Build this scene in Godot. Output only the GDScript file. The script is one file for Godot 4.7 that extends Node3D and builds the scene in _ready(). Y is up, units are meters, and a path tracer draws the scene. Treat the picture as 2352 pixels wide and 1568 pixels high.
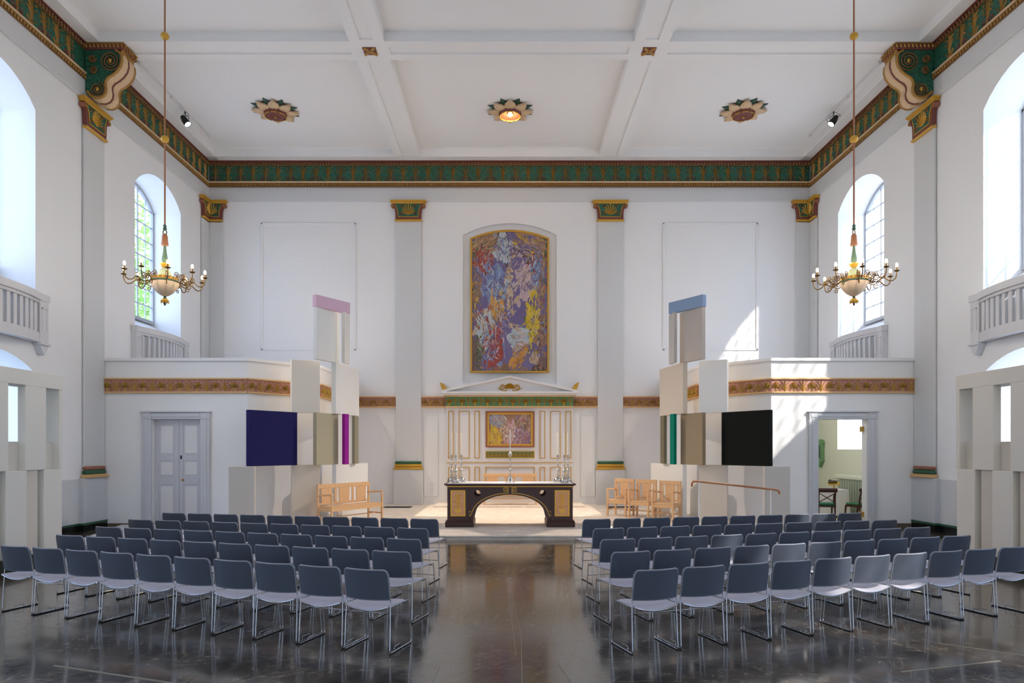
extends Node3D
# A church interior seen down its centre aisle. X to the side, h up, D = distance from the camera's wall line (z = -D).

class MB:
	var v := PackedVector3Array()
	var n := PackedVector3Array()
	var uv := PackedVector2Array()
	var ix := PackedInt32Array()
	func vert(p: Vector3, nn: Vector3, t := Vector2.ZERO) -> int:
		v.append(p); n.append(nn); uv.append(t)
		return v.size() - 1
	func q(a: Vector3, b: Vector3, c: Vector3, d: Vector3, hint := Vector3.ZERO) -> void:
		var nn := (b - a).cross(c - a) + (c - a).cross(d - a)
		if nn.length_squared() < 1e-18: return
		nn = nn.normalized()
		if hint != Vector3.ZERO and nn.dot(hint) < 0.0:
			var e := b
			b = d; d = e; nn = -nn
		var i := v.size()
		for p in [a, b, c, d]: vert(p, nn)
		ix.append_array([i, i + 2, i + 1, i, i + 3, i + 2])
	func quv(a: Vector3, b: Vector3, c: Vector3, d: Vector3, ua: Vector2, ub: Vector2, uc: Vector2, ud: Vector2) -> void:
		var i := v.size()
		q(a, b, c, d)
		uv[i] = ua; uv[i + 1] = ub; uv[i + 2] = uc; uv[i + 3] = ud
	func t(a: Vector3, b: Vector3, c: Vector3, hint := Vector3.ZERO) -> void:
		var nn := (b - a).cross(c - a)
		if nn.length_squared() < 1e-18: return
		nn = nn.normalized()
		if hint != Vector3.ZERO and nn.dot(hint) < 0.0:
			var e := b
			b = c; c = e; nn = -nn
		var i := v.size()
		for p in [a, b, c]: vert(p, nn)
		ix.append_array([i, i + 2, i + 1])
	func box(c: Vector3, s: Vector3, B := Basis()) -> void:
		bbox(c, s, 0.0, B)
	func mm(a: Vector3, b: Vector3, bev := 0.0) -> void:
		bbox((a + b) * 0.5, (b - a).abs(), bev)
	func bbox(c: Vector3, s: Vector3, e: float, B := Basis()) -> void:
		var h := s * 0.5
		e = minf(e, minf(h.x, minf(h.y, h.z)) * 0.9)
		for ax in 3:
			var u := (ax + 1) % 3
			var w := (ax + 2) % 3
			for sg in [-1.0, 1.0]:
				var pts := []
				for k in [[-1.0, -1.0], [1.0, -1.0], [1.0, 1.0], [-1.0, 1.0]]:
					var p := Vector3.ZERO
					p[ax] = sg * h[ax]
					p[u] = k[0] * (h[u] - e)
					p[w] = k[1] * (h[w] - e)
					pts.append(p)
				var hn := Vector3.ZERO
				hn[ax] = sg
				q(c + B * pts[0], c + B * pts[1], c + B * pts[2], c + B * pts[3], B * hn)
			if e > 0.0:
				for su in [-1.0, 1.0]:
					for sw in [-1.0, 1.0]:
						var a1 := Vector3.ZERO
						var a2 := Vector3.ZERO
						a1[u] = su * h[u]; a1[w] = sw * (h[w] - e)
						a2[u] = su * (h[u] - e); a2[w] = sw * h[w]
						var lo1 := a1; var hi1 := a1; var lo2 := a2; var hi2 := a2
						lo1[ax] = -(h[ax] - e); hi1[ax] = h[ax] - e
						lo2[ax] = -(h[ax] - e); hi2[ax] = h[ax] - e
						q(c + B * lo1, c + B * hi1, c + B * hi2, c + B * lo2, B * (a1 + a2))
		if e > 0.0:
			for sx in [-1.0, 1.0]:
				for sy in [-1.0, 1.0]:
					for sz in [-1.0, 1.0]:
						var g := Vector3(sx, sy, sz)
						t(c + B * (g * Vector3(h.x, h.y - e, h.z - e)), c + B * (g * Vector3(h.x - e, h.y, h.z - e)), c + B * (g * Vector3(h.x - e, h.y - e, h.z)), B * g)
	# polygon in the (x, y) plane of M, extruded from z = 0 to z = depth
	func prism(pts: PackedVector2Array, M: Transform3D, depth: float, caps := true) -> void:
		var area := 0.0
		for i in pts.size():
			var a := pts[i]
			var b := pts[(i + 1) % pts.size()]
			area += a.x * b.y - b.x * a.y
		for i in pts.size():
			var a := pts[i]
			var b := pts[(i + 1) % pts.size()]
			var o := Vector2(b.y - a.y, a.x - b.x) * signf(area)
			q(M * Vector3(a.x, a.y, 0), M * Vector3(b.x, b.y, 0), M * Vector3(b.x, b.y, depth), M * Vector3(a.x, a.y, depth), M.basis * Vector3(o.x, o.y, 0))
		if caps:
			var tr := Geometry2D.triangulate_polygon(pts)
			for k in range(0, tr.size(), 3):
				var a := pts[tr[k]]
				var b := pts[tr[k + 1]]
				var c := pts[tr[k + 2]]
				t(M * Vector3(a.x, a.y, 0), M * Vector3(b.x, b.y, 0), M * Vector3(c.x, c.y, 0), M.basis * Vector3(0, 0, -signf(depth)))
				t(M * Vector3(a.x, a.y, depth), M * Vector3(b.x, b.y, depth), M * Vector3(c.x, c.y, depth), M.basis * Vector3(0, 0, signf(depth)))
	func tube(pts: Array, r, sides := 6, closed := false, caps := true) -> void:
		var m := pts.size()
		var T := []
		for i in m:
			var a: Vector3 = pts[(i - 1 + m) % m] if (closed or i > 0) else pts[0]
			var b: Vector3 = pts[(i + 1) % m] if (closed or i < m - 1) else pts[m - 1]
			T.append((b - a).normalized())
		var t0: Vector3 = T[0]
		var u := t0.cross(Vector3.UP if absf(t0.y) < 0.9 else Vector3.RIGHT).normalized()
		var start := v.size()
		for i in m:
			var tt: Vector3 = T[i]
			u = (u - tt * u.dot(tt)).normalized()
			var w := tt.cross(u)
			var rr: float = r[i] if r is Array else r
			for k in sides:
				var a := TAU * k / sides
				var d := u * cos(a) + w * sin(a)
				vert(pts[i] + d * rr, d)
		var last := m if closed else m - 1
		for i in last:
			var j := (i + 1) % m
			for k in sides:
				var l := (k + 1) % sides
				var A := start + i * sides + k
				var Bi := start + i * sides + l
				var C := start + j * sides + l
				var D := start + j * sides + k
				ix.append_array([A, C, Bi, A, D, C])
		if caps and not closed:
			for e in [0, m - 1]:
				var tt: Vector3 = T[e] * (-1.0 if e == 0 else 1.0)
				for k in range(1, sides - 1):
					t(v[start + e * sides], v[start + e * sides + k], v[start + e * sides + k + 1], tt)
	# profile of (radius, height) from bottom to top, about the y axis through o
	func lathe(p: Array, segs := 16, o := Vector3.ZERO) -> void:
		var m := p.size()
		for i in m - 1:
			var a: Vector2 = p[i]
			var b: Vector2 = p[i + 1]
			var d := b - a
			if d.length() < 1e-6: continue
			var nn := Vector2(d.y, -d.x).normalized()
			var na := nn
			var nb := nn
			if i > 0:
				var e: Vector2 = a - p[i - 1]
				var pn := Vector2(e.y, -e.x).normalized()
				if pn.dot(nn) > 0.6: na = (pn + nn).normalized()
			if i < m - 2:
				var e: Vector2 = p[i + 2] - b
				var pn := Vector2(e.y, -e.x).normalized()
				if pn.dot(nn) > 0.6: nb = (pn + nn).normalized()
			var s := v.size()
			for k in segs + 1:
				var an := TAU * k / segs
				var c := cos(an)
				var si := sin(an)
				vert(o + Vector3(a.x * c, a.y, a.x * si), Vector3(na.x * c, na.y, na.x * si))
				vert(o + Vector3(b.x * c, b.y, b.x * si), Vector3(nb.x * c, nb.y, nb.x * si))
			for k in segs:
				var A := s + k * 2
				ix.append_array([A, A + 3, A + 1, A, A + 2, A + 3])
	# rows of points, smooth; flip turns the surface over
	func grid(R: Array, flip := false, wrap := false) -> void:
		var m := R.size()
		var w: int = R[0].size()
		var s := v.size()
		for i in m:
			for j in w:
				var du: Vector3 = R[mini(i + 1, m - 1)][j] - R[maxi(i - 1, 0)][j]
				var dv: Vector3 = R[i][(j + 1) % w if wrap else mini(j + 1, w - 1)] - R[i][(j - 1 + w) % w if wrap else maxi(j - 1, 0)]
				var nn := du.cross(dv).normalized()
				vert(R[i][j], -nn if flip else nn, Vector2(float(j) / (w - 1), float(i) / (m - 1)))
		for i in m - 1:
			for j in (w if wrap else w - 1):
				var A := s + i * w + j
				var Bx := s + i * w + (j + 1) % w
				var C := s + (i + 1) * w + (j + 1) % w
				var D := s + (i + 1) * w + j
				if flip: ix.append_array([A, D, C, A, C, Bx])
				else: ix.append_array([A, C, D, A, Bx, C])
	func ball(c: Vector3, r: Vector3, nu := 10, nv := 6) -> void:
		var s := v.size()
		for i in nv + 1:
			var th := PI * i / nv
			for k in nu + 1:
				var ph := TAU * k / nu
				var d := Vector3(sin(th) * cos(ph), cos(th), sin(th) * sin(ph))
				vert(c + d * r, (d / r).normalized())
		for i in nv:
			for k in nu:
				var A := s + i * (nu + 1) + k
				var D := A + nu + 1
				ix.append_array([A, D + 1, A + 1, A, D, D + 1])
	# a raised blade along a flat polyline: widths from w0 to w1, ridge height th; lies on z = 0 of M facing +z
	func frond(pts: Array, w0: float, w1: float, th: float, M := Transform3D()) -> void:
		var m := pts.size()
		var L := []
		var C := []
		var Rr := []
		for i in m:
			var a: Vector2 = pts[maxi(i - 1, 0)]
			var b: Vector2 = pts[mini(i + 1, m - 1)]
			var d := (b - a).normalized()
			var o := Vector2(-d.y, d.x) * lerpf(w0, w1, float(i) / (m - 1)) * 0.5
			var p: Vector2 = pts[i]
			L.append(M * Vector3(p.x + o.x, p.y + o.y, 0))
			Rr.append(M * Vector3(p.x - o.x, p.y - o.y, 0))
			C.append(M * Vector3(p.x, p.y, th))
		var hz := M.basis.z
		for i in m - 1:
			q(L[i], C[i], C[i + 1], L[i + 1], hz)
			q(C[i], Rr[i], Rr[i + 1], C[i + 1], hz)
		t(L[0], C[0], Rr[0], L[0] - L[1])
		t(L[m - 1], C[m - 1], Rr[m - 1], L[m - 1] - L[m - 2])
	func mesh() -> ArrayMesh:
		var A := []
		A.resize(Mesh.ARRAY_MAX)
		A[Mesh.ARRAY_VERTEX] = v
		A[Mesh.ARRAY_NORMAL] = n
		A[Mesh.ARRAY_TEX_UV] = uv
		A[Mesh.ARRAY_INDEX] = ix
		var am := ArrayMesh.new()
		am.add_surface_from_arrays(Mesh.PRIMITIVE_TRIANGLES, A)
		return am

var taken := {}
var M := {}
var rng := RandomNumberGenerator.new()

func W(x: float, h: float, d: float) -> Vector3:
	return Vector3(x, h, -d)

func numbered(called: String) -> String:
	if not taken.has(called):
		taken[called] = 0
		return called
	taken[called] += 1
	return "%s_%03d" % [called, taken[called]]

func part(called: String, shape, material: Material, parent: Node3D, at := Vector3.ZERO, turn := Basis()) -> MeshInstance3D:
	var o := MeshInstance3D.new()
	o.name = called
	o.mesh = shape.mesh() if shape is MB else shape
	o.material_override = null
	o.set_surface_override_material(0, material)
	o.transform = Transform3D(turn, at)
	parent.add_child(o, true)
	return o

func thing(called: String, label: String, category: String, at := Vector3.ZERO, turn := 0.0, group := "") -> Node3D:
	var o := Node3D.new()
	o.name = numbered(called)
	add_child(o)
	o.position = at
	o.rotation.y = turn
	o.set_meta("label", label)
	o.set_meta("category", category)
	if group: o.set_meta("group", group)
	return o

func struct(called: String, shape, material: Material, label := "") -> Node3D:
	var o: Node3D
	if shape == null:
		o = Node3D.new()
	else:
		var mi := MeshInstance3D.new()
		mi.mesh = shape.mesh()
		mi.set_surface_override_material(0, material)
		o = mi
	o.name = numbered(called)
	add_child(o)
	o.set_meta("kind", "structure")
	if label: o.set_meta("label", label)
	return o

func dup(src: Node3D, at: Vector3, turn: float, label: String) -> Node3D:
	var c: Node3D = src.duplicate()
	c.name = numbered(str(src.name).rstrip("0123456789").trim_suffix("_"))
	add_child(c)
	c.position = at
	c.rotation.y = turn
	c.set_meta("label", label)
	return c

func rgb(r: int, g: int, b: int) -> Color:
	return Color8(r, g, b)

func mat(called: String, c: Color, rough := 0.6, metal := 0.0) -> StandardMaterial3D:
	var m := StandardMaterial3D.new()
	m.resource_name = called
	m.albedo_color = c
	m.roughness = rough
	m.metallic = metal
	M[called] = m
	return m

func noise_bump(m: StandardMaterial3D, tex: Texture2D, scale: float, cm: float) -> void:
	m.heightmap_enabled = true
	m.heightmap_texture = tex
	m.heightmap_scale = cm
	m.uv1_triplanar = true
	m.uv1_world_triplanar = true
	m.uv1_scale = Vector3.ONE * scale

func noise_tex(seed_: int, freq: float, size := 512) -> Texture2D:
	var f := FastNoiseLite.new()
	f.seed = seed_
	f.frequency = freq
	f.fractal_octaves = 4
	return ImageTexture.create_from_image(f.get_seamless_image(size, size))

func grain_tex(seed_: int, c0: Color, c1: Color, freq_x: float, freq_y: float, size := 256) -> Texture2D:
	var f := FastNoiseLite.new()
	f.seed = seed_
	f.frequency = 1.0
	f.fractal_octaves = 4
	var im := Image.create(size, size, false, Image.FORMAT_RGB8)
	for y in size:
		for x in size:
			var k := clampf(f.get_noise_2d(x * freq_x, y * freq_y) * 0.9 + 0.5, 0.0, 1.0)
			im.set_pixel(x, y, c0.lerp(c1, k))
	return ImageTexture.create_from_image(im)

func triplanar(m: StandardMaterial3D, tex: Texture2D, scale: float, world := false) -> void:
	m.albedo_texture = tex
	m.albedo_color = Color.WHITE
	m.uv1_triplanar = true
	m.uv1_world_triplanar = world
	m.uv1_scale = Vector3.ONE * scale

func floor_textures() -> Array:
	var S := 2048
	var f1 := FastNoiseLite.new()
	f1.seed = 4; f1.frequency = 0.004; f1.fractal_octaves = 5
	var f2 := FastNoiseLite.new()
	f2.seed = 9; f2.frequency = 0.03; f2.fractal_octaves = 4
	var a := f1.get_seamless_image(S, S).get_data()
	var b := f2.get_seamless_image(S, S).get_data()
	var wear := PackedFloat32Array()
	wear.resize(S * S)
	rng.seed = 71
	# scratches: single short streaks, bundles dragged the same way, a few long marks
	var strokes := []
	for k in 16000:
		strokes.append([rng.randf() * S, rng.randf() * S, rng.randf() * TAU, rng.randf_range(3, 20), rng.randf_range(0.1, 0.55)])
	for k in 170:
		var cx := rng.randf() * S
		var cy := rng.randf() * S
		var dir := rng.randf() * TAU
		var spread := rng.randf_range(25, 90)
		var strength := rng.randf_range(0.3, 1.0)
		for i in int(rng.randf_range(20, 70)):
			strokes.append([cx + rng.randfn(0, spread), cy + rng.randfn(0, spread), dir + rng.randfn(0, 0.25), rng.randf_range(12, 80), rng.randf_range(0.2, 1.0) * strength])
	for k in 90:
		strokes.append([rng.randf() * S, rng.randf() * S, rng.randfn(0.5, 0.9), rng.randf_range(150, 480), rng.randf_range(0.25, 0.6)])
	for st in strokes:
		var x: float = st[0]
		var y: float = st[1]
		var ang: float = st[2]
		var bend := rng.randfn(0.0, 0.0022)
		for i in int(st[3]):
			x += cos(ang); y += sin(ang); ang += bend
			var p := posmod(int(y), S) * S + posmod(int(x), S)
			wear[p] = maxf(wear[p], st[4])
	var col := PackedByteArray()
	col.resize(S * S * 3)
	var rou := PackedByteArray()
	rou.resize(S * S)
	for i in S * S:
		var g := a[i] / 255.0
		var h := b[i] / 255.0
		var w := wear[i] * 0.7 + clampf((h - 0.6) * 2.5, 0.0, 1.0) * clampf((g - 0.4) * 1.6, 0.0, 0.4)
		var base := 0.60 + 0.5 * g + 0.28 * (h - 0.5)
		col[i * 3] = int(clampf((74.0 * base) + w * 104.0, 0, 255))
		col[i * 3 + 1] = int(clampf((66.0 * base) + w * 100.0, 0, 255))
		col[i * 3 + 2] = int(clampf((55.0 * base) + w * 88.0, 0, 255))
		rou[i] = int(clampf(16.0 + 28.0 * g + 28.0 * h + w * 80.0, 0, 255))
	return [ImageTexture.create_from_image(Image.create_from_data(S, S, false, Image.FORMAT_RGB8, col)), ImageTexture.create_from_image(Image.create_from_data(S, S, false, Image.FORMAT_L8, rou))]

func dab(im: Image, x: float, y: float, r: float, c: Color) -> void:
	var n := int(ceil(r))
	for dy in range(-n, n + 1):
		var half := sqrt(maxf(0.0, r * r - dy * dy))
		if half > 0.4: im.fill_rect(Rect2i(int(x - half), int(y) + dy, maxi(1, int(half * 2.0)), 1), c)

func brush(im: Image, x: float, y: float, ang: float, L: float, th: float, bend: float, c: Color) -> void:
	x -= cos(ang) * L * 0.5
	y -= sin(ang) * L * 0.5
	var step := maxf(1.0, th * 0.3)
	var tt := 0.0
	while tt < L:
		dab(im, x, y, 0.5 * th * sqrt(maxf(0.06, 1.0 - pow(absf(tt / L - 0.5) * 2.0, 2))), c)
		x += cos(ang) * step; y += sin(ang) * step; ang += bend; tt += step

func paint_tex(wd: int, ht: int, zones: Array, seed_: int) -> Texture2D:
	# broad masses of colour, then brush strokes that follow them; each zone: [u, v, ru, rv, lean, main colour, other colours...]
	var im := Image.create(wd, ht, false, Image.FORMAT_RGB8)
	im.fill(rgb(118, 96, 92))
	rng.seed = seed_
	for pass_ in 3:
		for z in zones:
			if pass_ > 0 and z[2] * z[3] > 0.2: continue
			var n: int = [int(150.0 * sqrt(z[2] * z[3])) + 6, int(2600.0 * z[2] * z[3]) + 22, int(2200.0 * z[2] * z[3]) + 10][pass_]
			for k in n:
				var u: float = z[0] + clampf(rng.randfn(0, 0.5), -1.1, 1.1) * z[2]
				var w: float = z[1] + clampf(rng.randfn(0, 0.5), -1.1, 1.1) * z[3]
				var c: Color = z[5]
				if rng.randf() < [0.2, 0.55, 0.8][pass_]: c = z[5 + rng.randi() % (z.size() - 5)]
				c = c.lerp(rgb(60, 46, 44) if rng.randf() < 0.5 else rgb(226, 214, 196), rng.randf() * [0.1, 0.28, 0.5][pass_])
				var L: float = minf(z[2] * wd, z[3] * ht) * [rng.randf_range(0.6, 1.2), rng.randf_range(0.35, 0.9), rng.randf_range(0.2, 0.7)][pass_] + 6.0
				brush(im, u * wd, w * ht, z[4] + rng.randfn(0, 0.4), L, L * [0.5, 0.2, 0.07][pass_] + 1.5, rng.randfn(0, 0.04), c)
	return ImageTexture.create_from_image(im)

func materials() -> void:
	var plaster := noise_tex(3, 0.02)
	var m := mat("white_wall_paint", rgb(236, 237, 238), 0.75)
	noise_bump(m, plaster, 0.5, 0.25)
	m = mat("ceiling_paint", rgb(238, 238, 237), 0.8)
	noise_bump(m, plaster, 0.4, 0.25)
	m = mat("grey_pilaster_paint", rgb(212, 214, 215), 0.6)
	noise_bump(m, plaster, 0.6, 0.2)
	mat("grey_trim_paint", rgb(202, 204, 210), 0.45)
	mat("balcony_paint", rgb(212, 213, 217), 0.5)
	mat("dado_paint", rgb(206, 209, 213), 0.5)
	mat("green_paint", rgb(40, 92, 68), 0.45)
	mat("black_paint", rgb(16, 20, 20), 0.2)
	mat("brown_skirting", rgb(104, 92, 80), 0.4)
	m = mat("frieze_green", rgb(34, 92, 74), 0.6)
	triplanar(m, grain_tex(11, rgb(24, 70, 55), rgb(46, 116, 92), 0.03, 0.03), 1.6)
	m = mat("frieze_pink", rgb(176, 122, 112), 0.65)
	triplanar(m, grain_tex(12, rgb(164, 112, 102), rgb(196, 146, 134), 0.03, 0.03), 1.6)
	mat("antique_gold", rgb(170, 128, 62), 0.42, 0.35)
	mat("bright_gold", rgb(204, 158, 58), 0.4, 0.25)
	mat("dark_gold", rgb(128, 92, 52), 0.5, 0.2)
	mat("reredos_green", rgb(88, 132, 90), 0.6)
	mat("frieze_gilt", rgb(184, 152, 72), 0.5, 0.1)
	mat("ochre_paint", rgb(214, 176, 122), 0.55)
	mat("maroon_paint", rgb(118, 62, 54), 0.5)
	mat("terracotta_paint", rgb(152, 96, 76), 0.5)
	mat("cream_paint", rgb(214, 184, 146), 0.55)
	m = mat("limestone", rgb(222, 212, 200), 0.5)
	triplanar(m, grain_tex(21, rgb(226, 214, 200), rgb(242, 233, 221), 0.02, 0.02), 0.5, true)
	mat("ramp_paint", rgb(208, 207, 214), 0.55)
	mat("white_gloss", rgb(226, 225, 226), 0.4)
	var ft := floor_textures()
	m = mat("dark_polished_floor", Color.WHITE, 1.0)
	m.albedo_texture = ft[0]
	m.roughness_texture = ft[1]
	m.roughness_texture_channel = BaseMaterial3D.TEXTURE_CHANNEL_RED
	m.metallic_specular = 0.7
	m.clearcoat_enabled = true
	m.clearcoat = 0.6
	m.clearcoat_roughness = 0.1
	mat("tape", rgb(128, 124, 112), 0.6)
	# chairs
	m = mat("slate_fabric", rgb(74, 82, 97), 0.48)
	m.rim_enabled = true
	m.rim = 0.3
	noise_bump(m, noise_tex(8, 0.2, 256), 6.0, 0.06)
	m.uv1_world_triplanar = false
	mat("fabric_edge", rgb(140, 144, 156), 0.6)
	m = mat("lavender_fabric", rgb(192, 190, 203), 0.85)
	noise_bump(m, noise_tex(8, 0.2, 256), 6.0, 0.06)
	m.uv1_world_triplanar = false
	mat("chrome", rgb(200, 203, 208), 0.12, 1.0)
	mat("black_rubber", rgb(22, 23, 26), 0.6)
	# wood
	m = mat("pale_oak", rgb(205, 160, 110), 0.45)
	triplanar(m, grain_tex(31, rgb(214, 168, 120), rgb(240, 200, 152), 0.02, 0.16), 2.2)
	m = mat("mahogany", rgb(58, 30, 24), 0.42)
	triplanar(m, grain_tex(32, rgb(52, 27, 22), rgb(68, 35, 28), 0.15, 0.02), 1.2)
	mat("altar_gold", rgb(226, 178, 72), 0.45, 0.1)
	mat("altar_pink", rgb(214, 160, 124), 0.6)
	mat("white_linen", rgb(236, 236, 240), 0.8)
	mat("silver", rgb(206, 198, 188), 0.24, 1.0)
	m = mat("candle_wax", rgb(240, 232, 214), 0.5)
	m.subsurf_scatter_enabled = true
	m.subsurf_scatter_strength = 0.3
	mat("brass", rgb(190, 150, 70), 0.3, 0.9)
	mat("aged_brass", rgb(120, 92, 52), 0.35, 0.9)
	mat("verdigris", rgb(104, 128, 100), 0.5, 0.1)
	mat("pale_jade", rgb(168, 176, 138), 0.5)
	mat("deep_green", rgb(52, 88, 72), 0.45)
	m = mat("alabaster", rgb(222, 198, 168), 0.4)
	m.subsurf_scatter_enabled = true
	m.subsurf_scatter_strength = 0.3
	m = mat("bulb_glow", rgb(255, 236, 200), 0.3)
	m.emission_enabled = true
	m.emission = rgb(255, 214, 160)
	m.emission_energy_multiplier = 3.0
	m = mat("lamp_glow", rgb(255, 255, 255), 0.3)
	m.emission_enabled = true
	m.emission = rgb(240, 255, 246)
	m.emission_energy_multiplier = 4.0
	m = mat("warm_lamp_glow", rgb(255, 240, 200), 0.3)
	m.emission_enabled = true
	m.emission = rgb(255, 196, 110)
	m.emission_energy_multiplier = 3.0
	mat("black_metal", rgb(24, 26, 28), 0.4, 0.3)
	mat("white_metal", rgb(220, 221, 222), 0.35)
	mat("copper_brown", rgb(168, 112, 76), 0.5)
	# panels
	for c in [["panel_white", 232, 233, 230], ["panel_cream", 226, 220, 209], ["panel_beige", 208, 198, 184], ["panel_greige", 200, 196, 189], ["panel_navy", 30, 29, 84], ["panel_stone", 176, 170, 146], ["panel_magenta", 146, 34, 146], ["panel_olive", 148, 142, 120], ["panel_pink", 222, 188, 208], ["panel_black", 10, 15, 11], ["panel_taupe", 152, 136, 112], ["panel_teal", 0, 122, 102], ["panel_moss", 120, 114, 92], ["panel_blue", 142, 165, 194], ["panel_ivory", 234, 233, 226], ["panel_sand", 214, 203, 188], ["panel_mushroom", 196, 186, 176]]:
		mat(c[0], rgb(c[1], c[2], c[3]), 0.6).metallic_specular = 0.25
	mat("plinth_green", rgb(14, 38, 32), 0.35)
	m = mat("window_glass", Color(0.96, 0.98, 0.97, 0.05), 0.02)
	m.transparency = BaseMaterial3D.TRANSPARENCY_ALPHA
	mat("window_bar", rgb(172, 176, 182), 0.5)
	# side room
	mat("sage_wall", rgb(214, 219, 204), 0.75)
	mat("sage_panel", rgb(160, 172, 156), 0.6)
	mat("clock_green", rgb(112, 156, 112), 0.5)
	mat("emerald_fabric", rgb(24, 108, 74), 0.75)
	mat("dark_wood", rgb(66, 30, 24), 0.3)
	mat("straw_carpet", rgb(186, 178, 140), 0.9)
	mat("book_cloth", rgb(34, 36, 52), 0.6)
	mat("grille_metal", rgb(74, 74, 74), 0.5, 0.4)
	mat("bark", rgb(92, 78, 62), 0.9)
	m = mat("leaf", rgb(112, 150, 62), 0.6)
	m.backlight_enabled = true
	m.backlight = rgb(120, 150, 50)
	mat("outdoor_paving", rgb(206, 203, 196), 0.9)

const XW := 9.72
const DB := 22.0
const DR := -8.0
const WT := 0.92
const HC := 11.30
const BAYS := [[17.72, 20.19], [11.53, 14.0], [5.3, 7.77], [-0.9, 1.57]]
const SUN_DIR := Vector3(-0.94, -1.03, -1.0)

func arch(x: float, c: float, w: float, spring: float, rise: float) -> float:
	var R := (w * w / 4.0 + rise * rise) / (2.0 * rise)
	return spring + rise - R + sqrt(maxf(0.0, R * R - (x - c) * (x - c)))

# a wall with arched holes: f(along, h, depth) gives the point, inward is the normal of its face
func hole_wall(b: MB, f: Callable, a0: float, a1: float, top: float, cols: Array, depth: float, inward: Vector3, through := true) -> void:
	var at := a0
	var along: Vector3 = (f.call(a1, 0, 0) - f.call(a0, 0, 0)).normalized()
	for col in cols:
		solid(b, f, at, col.a0, 0.0, top, depth, inward, false)
		var h := 0.0
		var c: float = (col.a0 + col.a1) * 0.5
		var w: float = col.a1 - col.a0
		for k in col.holes.size():
			var o: Dictionary = col.holes[k]
			b.q(f.call(col.a0, h, 0), f.call(col.a1, h, 0), f.call(col.a1, o.sill, 0), f.call(col.a0, o.sill, 0), inward)
			if through:
				b.q(f.call(col.a0, h, depth), f.call(col.a1, h, depth), f.call(col.a1, o.out, depth), f.call(col.a0, o.out, depth), -inward)
			b.q(f.call(col.a0, o.sill, 0), f.call(col.a1, o.sill, 0), f.call(col.a1, o.out, depth), f.call(col.a0, o.out, depth), Vector3.UP)
			for e in [[col.a0, along], [col.a1, -along]]:
				b.q(f.call(e[0], o.sill, 0), f.call(e[0], o.spring, 0), f.call(e[0], o.spring, depth), f.call(e[0], o.out, depth), e[1])
			var nxt: float = col.holes[k + 1].sill if k + 1 < col.holes.size() else top
			var flat_top: float = o.spring + o.rise + 0.25
			var N := 14
			for i in N:
				var x0: float = col.a0 + w * i / N
				var x1: float = col.a0 + w * (i + 1) / N
				var y0: float = arch(x0, c, w, o.spring, o.rise)
				var y1: float = arch(x1, c, w, o.spring, o.rise)
				b.q(f.call(x0, y0, 0), f.call(x1, y1, 0), f.call(x1, flat_top, 0), f.call(x0, flat_top, 0), inward)
				if through:
					b.q(f.call(x0, y0, depth), f.call(x1, y1, depth), f.call(x1, flat_top, depth), f.call(x0, flat_top, depth), -inward)
				b.q(f.call(x0, y0, 0), f.call(x1, y1, 0), f.call(x1, y1, depth), f.call(x0, y0, depth), Vector3(0, -1, 0) + along * (x0 - c) * -0.2)
			if not through:
				b.q(f.call(col.a0, o.sill, depth), f.call(col.a1, o.sill, depth), f.call(col.a1, flat_top, depth), f.call(col.a0, flat_top, depth), inward)
			h = flat_top
		b.q(f.call(col.a0, h, 0), f.call(col.a1, h, 0), f.call(col.a1, top, 0), f.call(col.a0, top, 0), inward)
		if through:
			b.q(f.call(col.a0, h, depth), f.call(col.a1, h, depth), f.call(col.a1, top, depth), f.call(col.a0, top, depth), -inward)
		at = col.a1
	solid(b, f, at, a1, 0.0, top, depth, inward, false)

func solid(b: MB, f: Callable, a0: float, a1: float, h0: float, h1: float, depth: float, inward: Vector3, ends := true) -> void:
	if a1 - a0 < 0.001: return
	var along: Vector3 = (f.call(a1, 0, 0) - f.call(a0, 0, 0)).normalized()
	for z in [[0.0, inward], [depth, -inward]]:
		b.q(f.call(a0, h0, z[0]), f.call(a1, h0, z[0]), f.call(a1, h1, z[0]), f.call(a0, h1, z[0]), z[1])
	for e in ([[a0, -along], [a1, along]] if ends else []):
		b.q(f.call(e[0], h0, 0), f.call(e[0], h1, 0), f.call(e[0], h1, depth), f.call(e[0], h0, depth), e[1])
	for e in [[h0, Vector3.DOWN], [h1, Vector3.UP]]:
		b.q(f.call(a0, e[0], 0), f.call(a1, e[0], 0), f.call(a1, e[0], depth), f.call(a0, e[0], depth), e[1])

func upright(b: MB, p0: Vector2, p1: Vector2, thick: float, h0: float, h1: float, bev := 0.0) -> void:
	# an upright slab whose face runs from p0 to p1 in plan (X, D); its thickness lies to the far side of that face
	var d := p1 - p0
	var nn := Vector2(-d.y, d.x).normalized() * thick
	var c := (p0 + p1) * 0.5 + nn * 0.5
	var yaw := atan2(d.y, d.x)
	b.bbox(W(c.x, (h0 + h1) * 0.5, c.y), Vector3(d.length(), h1 - h0, absf(thick)), bev, Basis(Vector3.UP, yaw))

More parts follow.
